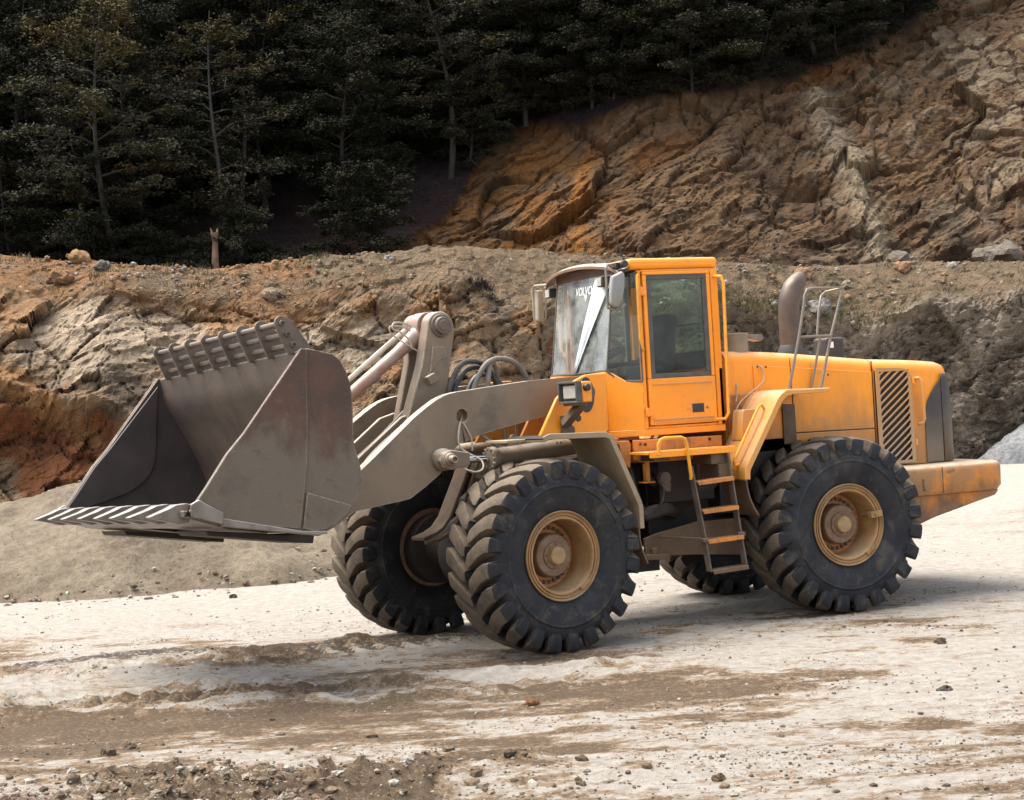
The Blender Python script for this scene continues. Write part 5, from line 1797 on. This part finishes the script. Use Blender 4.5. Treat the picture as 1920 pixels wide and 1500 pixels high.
for k_ in range(1900):
    a, b = rng.normal(-2.1, 1.15), rng.normal(9.05, .45)
    items.append((a, b, gh(a, b), .008+.036*rng.uniform()**4))
for k_ in range(2600):
    a_, b_ = rng.uniform(-1, 1), rng.uniform(-1.05, .1)
    r_ = math.hypot(a_, b_)
    if r_ > 1.06:
        continue
    hz = 1.62*max(0, 1-r_)-.04
    items.append((-5.5+5.6*a_, 24.6+4.1*b_, hz, .008+.045*rng.uniform()**6+(.02*rng.uniform() if r_ > .85 else 0)))
scatter('loose_stones', items, [(.30, .24, .175), (.20, .145, .095), (.40, .36, .30), (.13, .095, .065), (.17, .12, .08)], 'loose pebbles and clods over the ground', 31)
items = []
for k_ in range(2600):
    kq, wq = rng.uniform(-.32, .33), rng.uniform(.0, 1.0)
    a, b, c = surface_lower(kq, wq)
    items.append((a*b, b, c, .016+.075*rng.uniform()**8))
scatter('slope_rubble', items, [(.26, .20, .14), (.33, .28, .22), (.22, .15, .09), (.18, .155, .125), (.30, .19, .11)], 'rubble stones strewn over the gravel slope', 47)

def rock(label, u, s_, t__, z_, r_, col, seed, group=None):
    V, Fc = stone_mesh(seed, 3, .75)
    me = bpy.data.meshes.new('boulder')
    me.from_pydata((V*r_).tolist(), [], Fc)
    at = me.color_attributes.new('Col', 'FLOAT_COLOR', 'POINT')
    c4 = np.ones((len(V), 4), np.float32)
    c4[:, :3] = .66*np.array(col)*(1+.15*fbm(V*2, 3, seed)[:, None])
    at.data.foreach_set('color', c4.ravel())
    me.materials.append(mRock)
    o = bpy.data.objects.new('boulder', me)
    x, y = terr(s_, t__)
    o.location = (x, y, z_+r_*.25)
    o.rotation_euler = (0, 0, seed*1.3)
    COL.objects.link(o)
    tag(o, label, 'boulder', group)
def slope_rock(label, u, w_, r_, col, seed):
    kq = (u-960)/F_PX
    a, b, c = surface_lower(kq, w_)
    rock(label, u, a*b, b, c, r_, col, seed)
slope_rock('pale orange boulder on the gravel slope just right of the exhaust pipe', 1520, .70, .20, (.46, .27, .16), 3)
slope_rock('orange boulder near the slope top, between the handrail and the right edge', 1705, .80, .22, (.46, .26, .14), 5)
slope_rock('small cream stone on the upper slope above the rear hood', 1600, .55, .14, (.48, .40, .30), 8)
slope_rock('flat pale stone near the slope top towards the right edge', 1800, .8, .15, (.46, .41, .33), 9)
slope_rock('grey boulder half sunk in the slope behind the platform handrail', 1548, .10, .26, (.30, .28, .25), 12)
slope_rock('angular ochre rock on the crest above the left rock face', 165, .98, .24, (.40, .24, .11), 15)
slope_rock('reddish slab on the slope under the left crest', 130, .45, .26, (.34, .19, .10), 18)
slope_rock('grey boulder in the soil under the left crest', 205, .6, .16, (.22, .20, .17), 21)
slope_rock('tan boulder low on the slope above the spill guard of the bucket', 520, .25, .2, (.33, .25, .17), 24)
slope_rock('white stone on the gravel crest behind the lift arm', 745, .7, .12, (.52, .48, .42), 27)
rock('broken rock slab leaning at the foot of the right rock face', 1700, 11.2, 47.2, 5.25, .45, (.24, .20, .155), 30)
rock('big boulder at the foot of the upper cliff by the right edge', 1880, 13.9, 47.3, 5.3, .6, (.26, .22, .17), 33)
def groundrock(label, u, v, r_, col, seed):
    x_ = (u-960)/F_PX
    y_ = (750-v)/F_PX
    X_, Y_ = cr*x_-sr*y_, sr*x_+cr*y_
    t__ = -CAM.z/(Y_+PITCH)
    rock(label, u, X_*t__, t__, gh(X_*t__, t__)-.01, r_, col, seed)
groundrock('dark clod lying alone on the pale track left of the far front wheel', 437, 1117, .055, (.09, .07, .05), 41)
groundrock('reddish brick shard lying flat in front of the front tyre', 996, 1310, .05, (.34, .16, .08), 43)
groundrock('small dark stone on the ground right of the rear tyre', 1765, 1206, .045, (.12, .09, .06), 45)
groundrock('flat dark stone on the white ground patch at the right', 1770, 1287, .045, (.13, .11, .09), 47)
groundrock('large clod in the loose soil at the near left corner', 202, 1422, .055, (.20, .145, .10), 49)
groundrock('brown clod beside the largest one in the near left corner', 243, 1406, .045, (.18, .13, .09), 51)
groundrock('flat brown stone alone on the pale ground at bottom centre', 1345, 1452, .04, (.20, .13, .08), 53)
groundrock('grey stone at the bottom edge left of centre', 560, 1470, .06, (.34, .31, .27), 55)
groundrock('brownish stone on the white patch below the bucket', 525, 1375, .03, (.24, .17, .11), 57)

# ---------------------------------------------------------------- weeds on the slope and dead brush hanging from it
def leafmat(name, c1, c2, c3, trans=.25):
    m, nt, b = newmat(name)
    N = NB(nt)
    geo = N.n('ShaderNodeNewGeometry')
    oi = N.n('ShaderNodeObjectInfo')
    c = N.mix(N.ramp(N.noise(geo.outputs['Position'], .9, 4, .6), .35, .65), c1, c2)
    c = N.mix(N.math('MULTIPLY', N.ramp(geo.outputs['Random Per Island'], .5, 1.0), .6), c, c3)
    br_ = N.n('ShaderNodeMapRange')
    N.put(br_.inputs[0], oi.outputs['Random'])
    br_.inputs[3].default_value, br_.inputs[4].default_value = .7, 1.25
    v = N.n('ShaderNodeVectorMath', operation='SCALE')
    N.put(v.inputs[0], c)
    N.put(v.inputs['Scale'], br_.outputs[0])
    N.put(b.inputs['Base Color'], v.outputs[0])
    b.inputs['Roughness'].default_value = .85
    b.inputs['Specular IOR Level'].default_value = .06
    return m
mWeed = leafmat('dry weed leaves', (.085, .08, .045), (.115, .10, .052), (.17, .135, .07))
mTwig = leafmat('black dead twigs', (.015, .013, .014), (.022, .019, .018), (.03, .026, .022))
def tuft_mesh(name, n, rad, hgt, mat, seed, blade=.02, hang=False):
    r = np.random.default_rng(seed)
    V, Fc = [], []
    for i in range(n):
        a, d_ = r.uniform(0, 6.28), rad*math.sqrt(r.uniform())
        x, y = d_*math.cos(a), d_*math.sin(a)
        h_ = hgt*r.uniform(.4, 1)
        dx, dy = r.normal(0, .35)*h_, r.normal(0, .35)*h_
        a2 = r.uniform(0, 3.14)
        wx, wy = blade*math.cos(a2), blade*math.sin(a2)
        z0 = 0
        if hang:
            h_ = -h_*.6
        o_ = len(V)
        V += [(x-wx, y-wy, z0), (x+wx, y+wy, z0), (x+dx*.6+wx*.8, y+dy*.6+wy*.8, h_*.6), (x+dx*.6-wx*.8, y+dy*.6-wy*.8, h_*.6), (x+dx, y+dy, h_)]
        Fc += [[o_, o_+1, o_+2, o_+3], [o_+3, o_+2, o_+4]]
    me = bpy.data.meshes.new(name)
    me.from_pydata(V, [], Fc)
    me.materials.append(mat)
    return me
V, Fc = [], []
wr_ = np.random.default_rng(77)
for i in range(190):
    if wr_.uniform() < .6:
        kq, wq = wr_.normal(.165, .05), abs(wr_.normal(.12, .16))
    else:
        kq, wq = wr_.uniform(-.30, .33), wr_.uniform(0, 1)
    a, b, c = surface_lower(kq, min(wq, 1))
    x, y = terr(a*b, b)
    me = tuft_mesh('w', 22, .20, .15, mWeed, i, .010)
    o_ = len(V)
    V += [(v_.co.x+x, v_.co.y+y, v_.co.z+c-.02) for v_ in me.vertices]
    Fc += [[j+o_ for j in p.vertices] for p in me.polygons]
    bpy.data.meshes.remove(me)
me = bpy.data.meshes.new('weeds')
me.from_pydata(V, [], Fc)
me.materials.append(mWeed)
o = bpy.data.objects.new('weeds', me)
COL.objects.link(o)
tag(o, 'sparse dry weeds growing over the gravel slope', None, None, 'stuff')
V, Fc = [], []
for i in range(26):
    uu = 905+i*4.0
    kq = (uu-960)/F_PX
    a, b, c = surface_lower(kq, .0)
    x, y = terr(kq*b, b-.25)
    me = tuft_mesh('w', 24, .10+.10*math.exp(-((i-3)/4)**2), .20+.14*math.exp(-((i-2)/4)**2), mTwig, 100+i, .008, i > 4)
    o_ = len(V)
    V += [(v_.co.x+x, v_.co.y+y, v_.co.z+c+.02-.006*i) for v_ in me.vertices]
    Fc += [[j+o_ for j in p.vertices] for p in me.polygons]
    bpy.data.meshes.remove(me)
me = bpy.data.meshes.new('dead_brush')
me.from_pydata(V, [], Fc)
me.materials.append(mTwig)
o = bpy.data.objects.new('dead_brush', me)
COL.objects.link(o)
tag(o, 'black dead brush hanging over the rock edge left of the cab', 'brush')

# ---------------------------------------------------------------- trees
mLeaf = leafmat('dark beech leaves', (.021, .0225, .0145), (.030, .031, .0195), (.047, .045, .028))
mLeafY = leafmat('yellowing beech leaves', (.046, .042, .021), (.064, .054, .025), (.10, .070, .026))
mLeafP = leafmat('pale green leaves', (.040, .041, .026), (.053, .053, .034), (.076, .073, .046))
mBark = pmat('grey beech bark', (.032, .026, .020), (.020, .016, .013), 5, .85, bump=.3, bscale=20)
mBarkR = pmat('bare red brown bark', (.20, .115, .07), (.13, .08, .05), 5, .85, bump=.3, bscale=20)

def tree_data(seed, H=8.0, Rc=2.3, lo=.22, nb=30, leaf=.055, dens=1.0, lean=.06, mats=None, top_mat=None):
    r = np.random.default_rng(seed)
    tb = MB()
    lx, ly = r.normal(0, lean), r.normal(0, lean)
    tp = []
    for i in range(9):
        f = i/8
        tp.append(Vector((lx*H*f+.38*math.sin(f*4.2+seed)*H/9, ly*H*f+.3*math.cos(f*4+seed*2)*H/9-.2, H*f*.95)))
    tb.tube(tp, [.10*H/8, .08*H/8, .055*H/8, .03*H/8, .010], 8, 2)
    def trunk(f):
        q_ = min(f, .999)*8
        i = int(q_)
        return tp[i].lerp(tp[i+1], q_-i)
    PV, PM = [], []
    for b_ in range(nb):
        f = lo + (1-lo)*((b_+r.uniform(0, .9))/nb)
        az = b_*2.39996 + r.normal(0, .45)
        g_ = (f-lo)/(1-lo)
        prof = (math.sin(math.pi*min(1, .20+.78*g_))**.7)*r.uniform(.5, 1.12)
        Lb = Rc*prof
        p0 = trunk(f*.96)
        rise = r.uniform(.25, .75)
        pts = [p0]
        for j in range(1, 6):
            x = j/5
            pts.append(p0 + Vector((math.cos(az)*Lb*x, math.sin(az)*Lb*x, Lb*(rise*x-.42*x*x*(1-.5*g_)))) + Vector(r.normal(0, .06, 3)))
        tb.tube(pts, [.030*H/8*(1.1-.6*g_), .016*H/8, .004], 5, 0)
        nsp = max(5, int(9*dens*(.5+prof)))
        for k_ in range(nsp):
            x = .14+.86*(k_+r.uniform(0, .8))/nsp
            q_ = min(x, .999)*5
            i = int(q_)
            c = np.array(pts[i].lerp(pts[i+1], q_-i))
            sd_ = 1 if k_ % 2 else -1
            aa = az+sd_*r.uniform(.2, 1.1)
            ln = r.uniform(.30, .80)*(1.15-.45*x)*Rc/2.6
            ax = np.array([math.cos(aa), math.sin(aa), r.uniform(-.35, .30)])
            sv = np.array([-math.sin(aa), math.cos(aa), r.normal(0, .25)])
            nl = int(95*dens*r.uniform(.6, 1.4))
            mi = 1 if top_mat and (g_ > .70 or r.uniform() < .12) else 0
            # leaves sit in small tufts along the twig
            nt_ = max(3, nl//11)
            u1 = r.uniform(0, 1, nt_)
            u2 = r.normal(0, .30, nt_)*(1.15-.7*u1)
            tc_ = c + ax*(ln*u1)[:, None] + sv*(ln*u2)[:, None] + np.stack([0*u1, 0*u1, r.normal(0, .05, nt_)], 1)
            w_ = r.integers(0, nt_, nl)
            pc_ = tc_[w_] + r.normal(0, 1, (nl, 3))*np.array([.085, .085, .045])
            n_ = r.normal(0, .7, (nl, 3))
            n_[:, 2] = 1
            n_ /= np.linalg.norm(n_, axis=1, keepdims=True)
            d1 = ax + sv*r.normal(0, .9, nl)[:, None]
            d1 = d1 - n_*(n_*d1).sum(1, keepdims=True)
            d1 /= np.linalg.norm(d1, axis=1, keepdims=True)
            d2 = np.cross(n_, d1)
            L1 = (leaf*r.uniform(.6, 1.35, nl))[:, None]
            PV.append(np.stack([pc_-d1*L1, pc_+d2*L1*.5, pc_+d1*L1, pc_-d2*L1*.5], 1).reshape(-1, 3))
            PM.append(np.full(nl, mi, np.int32))
    V = np.concatenate(PV).astype(np.float32)
    MI = np.concatenate(PM)
    me = bpy.data.meshes.new('crown')
    me.vertices.add(len(V))
    me.vertices.foreach_set('co', V.ravel())
    me.loops.add(len(V))
    me.loops.foreach_set('vertex_index', np.arange(len(V), dtype=np.int32))
    me.polygons.add(len(V)//4)
    me.polygons.foreach_set('loop_start', np.arange(0, len(V), 4, dtype=np.int32))
    for m_ in mats:
        me.materials.append(m_)
    me.polygons.foreach_set('material_index', MI)
    me.update(calc_edges=True)
    return tb.mesh('trunk', mBark, 60, False), me

VAR = [tree_data(1, 8.5, 3.1, .10, 44, mats=[mLeaf]), tree_data(2, 9.5, 3.3, .12, 46, mats=[mLeaf]), tree_data(3, 7.0, 2.8, .06, 40, mats=[mLeaf]),
       tree_data(4, 8.0, 2.7, .08, 44, mats=[mLeaf]), tree_data(5, 5.0, 2.5, .03, 36, mats=[mLeaf]),
       tree_data(6, 9.0, 2.6, .22, 34, dens=.75, lean=.12, mats=[mLeafP, mLeafY], top_mat=True), tree_data(7, 8.0, 2.5, .22, 30, dens=.7, lean=.12, mats=[mLeafP, mLeafY], top_mat=True),
       tree_data(8, 9.0, 2.2, .40, 20, dens=.5, lean=.1, mats=[mLeafP])]
tseed = np.random.default_rng(19)
def tree(label, k_, t__, var, sc=1.0, rz=None, tilt=0.0, group=None):
    z_ = float(up_z(np.array([k_]), np.array([float(t__)]))[0])
    x, y = terr(k_*t__, t__)
    e = empty('beech_tree', (x, y, z_-.45))
    e.rotation_euler = (R(tilt), 0, tseed.uniform(0, 6.28) if rz is None else rz)
    e.scale = (sc, sc, sc*tseed.uniform(.95, 1.1))
    tr, cw = VAR[var]
    for nm, me in (('trunk', tr), ('crown', cw)):
        o = bpy.data.objects.new(nm, me)
        o.parent = e
        COL.objects.link(o)
    tag(e, label, 'tree', group)
    return e
# named trees along the forest edge
tree('tall beech with a yellowing top at the left of the forest', -.231, 47.4, 5, 1.0, .4)
tree('beech with paler boughs and a thin bare stem, right of the yellowing one', -.165, 48.2, 6, 1.0, 2.2)
tree('sparse thin beech with bare upper limbs near the forest centre', -.145, 49.5, 7, .95, 1.0)
tree('low bushy beech at the left edge of the forest', -.292, 46.9, 4, 1.1)
tree('small beech standing between the left edge and the yellowing one', -.258, 47.1, 3, .8)
tree('young bushy beech low in the dark gap at the forest centre', -.085, 47.9, 4, .75)
tree('beech leaning over the orange soil where the forest meets the cliff', .020, 54.6, 1, .85, 1.7)
tree('broad beech overhanging the brown cliff above the cab', .088, 54.8, 2, .9, .3)
tree('beech with a bare leaning stem at the cliff top right of the cab', .185, 55.8, 7, .9, 2.9)
# the mass of forest behind
cand = []
for row, t__ in enumerate((49.5, 51.5, 53.5, 55.5, 57.5, 60, 63, 66.5, 70.5)):
    k_ = -.50 + tseed.uniform(0, .02)
    while k_ < .44:
        tj = t__+tseed.uniform(-.9, .9)
        kj = k_+tseed.uniform(-.012, .012)
        zz_ = float(up_z(np.array([kj]), np.array([tj]))[0])
        u1, v1 = pix(kj*tj, tj, zz_)
        lim = np.interp(u1, LINE_U, LINE_V)
        if v1 < lim-6-22*float(sstep(np.array([u1]), 520, 600)[0]*sstep(np.array([u1]), 960, 880)[0]):
            cand.append((kj, tj))
        k_ += 2.5/t__*tseed.uniform(.8, 1.25)
for (kj, tj) in cand:
    q = tseed.integers(0, 10)
    var = [0, 1, 2, 3, 0, 1, 2, 3, 1, 4][q]
    if tj < 54 and tseed.uniform() < .12:
        var = 6
    tree('one of the dark beeches massed behind the forest edge', kj, tj, var, tseed.uniform(.8, 1.1), group='dark forest beeches')
# bushy growth along the edge of the cliff
def on_line(u, dv):
    best = None
    kq = (u-960)/F_PX
    for t__ in np.arange(46.5, 68, .2):
        zq = float(up_z(np.array([kq]), np.array([t__]))[0])
        u1, v1 = pix(kq*t__, t__, zq)
        e_ = abs(v1-(np.interp(u1, LINE_U, LINE_V)-dv))
        if best is None or e_ < best[0]:
            best = (e_, kq, t__)
    return best[1], best[2]
for i, u in enumerate(range(905, 1760, 46)):
    kq, tq = on_line(u, 16+10*(i % 3))
    o_ = tree('bushy low beech overhanging the upper edge of the brown cliff', kq, tq, 4 if i % 2 else 2, (.62 if u > 800 else .45)+.12*(i*7 % 4), group='bushes along the cliff edge')
    o_.name = 'bush'
for i, u in enumerate(range(20, 520, 62)):
    kq = (u-960)/F_PX
    tree('low leafy bush in front of the forest on the far side of the bench', kq, 46.3+.5*(i % 3), 4, .38+.1*(i*5 % 4), group='bushes at the foot of the forest').name = 'bush'
# stump
x, y = terr(-7.78, 45.6)
e = empty('tree_stump', (x, y, 5.6))
tag(e, 'broken reddish tree stump standing alone on the bench below the forest', 'stump')
mb = MB()
mb.tube([(0, 0, -.3), (.02, 0, .35), (.06, .02, .8), (.03, 0, 1.3), (.05, 0, 1.62)], [.10, .085, .10, .08, .095], 10, 3, cap=True)
mb.tube([(.08, 0, 1.5), (.12, 0, 1.70), (.13, 0, 1.74)], [.05, .02, .004], 6)
mb.tube([(-.02, 0, 1.5), (-.05, .0, 1.68), (-.055, 0, 1.74)], [.05, .03, .004], 6)
me = mb.mesh('trunk', mBarkR, 60, False)
o = bpy.data.objects.new('trunk', me)
o.parent = e
COL.objects.link(o)

# ================================================================== LIGHT
SUN = Vector((.40, -.20, .95)).normalized()
w = bpy.data.worlds.new('World')
scene.world = w
w.use_nodes = True
nt = w.node_tree
sky = nt.nodes.new('ShaderNodeTexSky')
sky.sky_type = 'NISHITA'
sky.sun_disc = False
sky.sun_elevation = math.asin(SUN.z)
sky.sun_rotation = math.atan2(SUN.x, SUN.y)
sky.air_density, sky.dust_density, sky.ozone_density = 1.0, 3.0, 1.0
bg = nt.nodes['Background']
bg.inputs['Strength'].default_value = .15
hs = nt.nodes.new('ShaderNodeHueSaturation')
hs.inputs['Saturation'].default_value = .45
nt.links.new(sky.outputs[0], hs.inputs['Color'])
nt.links.new(hs.outputs[0], bg.inputs['Color'])
sl_ = bpy.data.lights.new('sun', 'SUN')
sl_.energy = 2.05
sl_.angle = R(45)
sl_.color = (1, .94, .84)
so = bpy.data.objects.new('sun', sl_)
so.rotation_euler = SUN.to_track_quat('Z', 'Y').to_euler()
COL.objects.link(so)
scene.view_settings.view_transform = 'Standard'
scene.view_settings.look = 'None'
scene.view_settings.exposure = 1.52
scene.view_settings.gamma = 1
scene.render.engine = 'CYCLES'
scene.cycles.max_bounces = 6
scene.cycles.transparent_max_bounces = 12
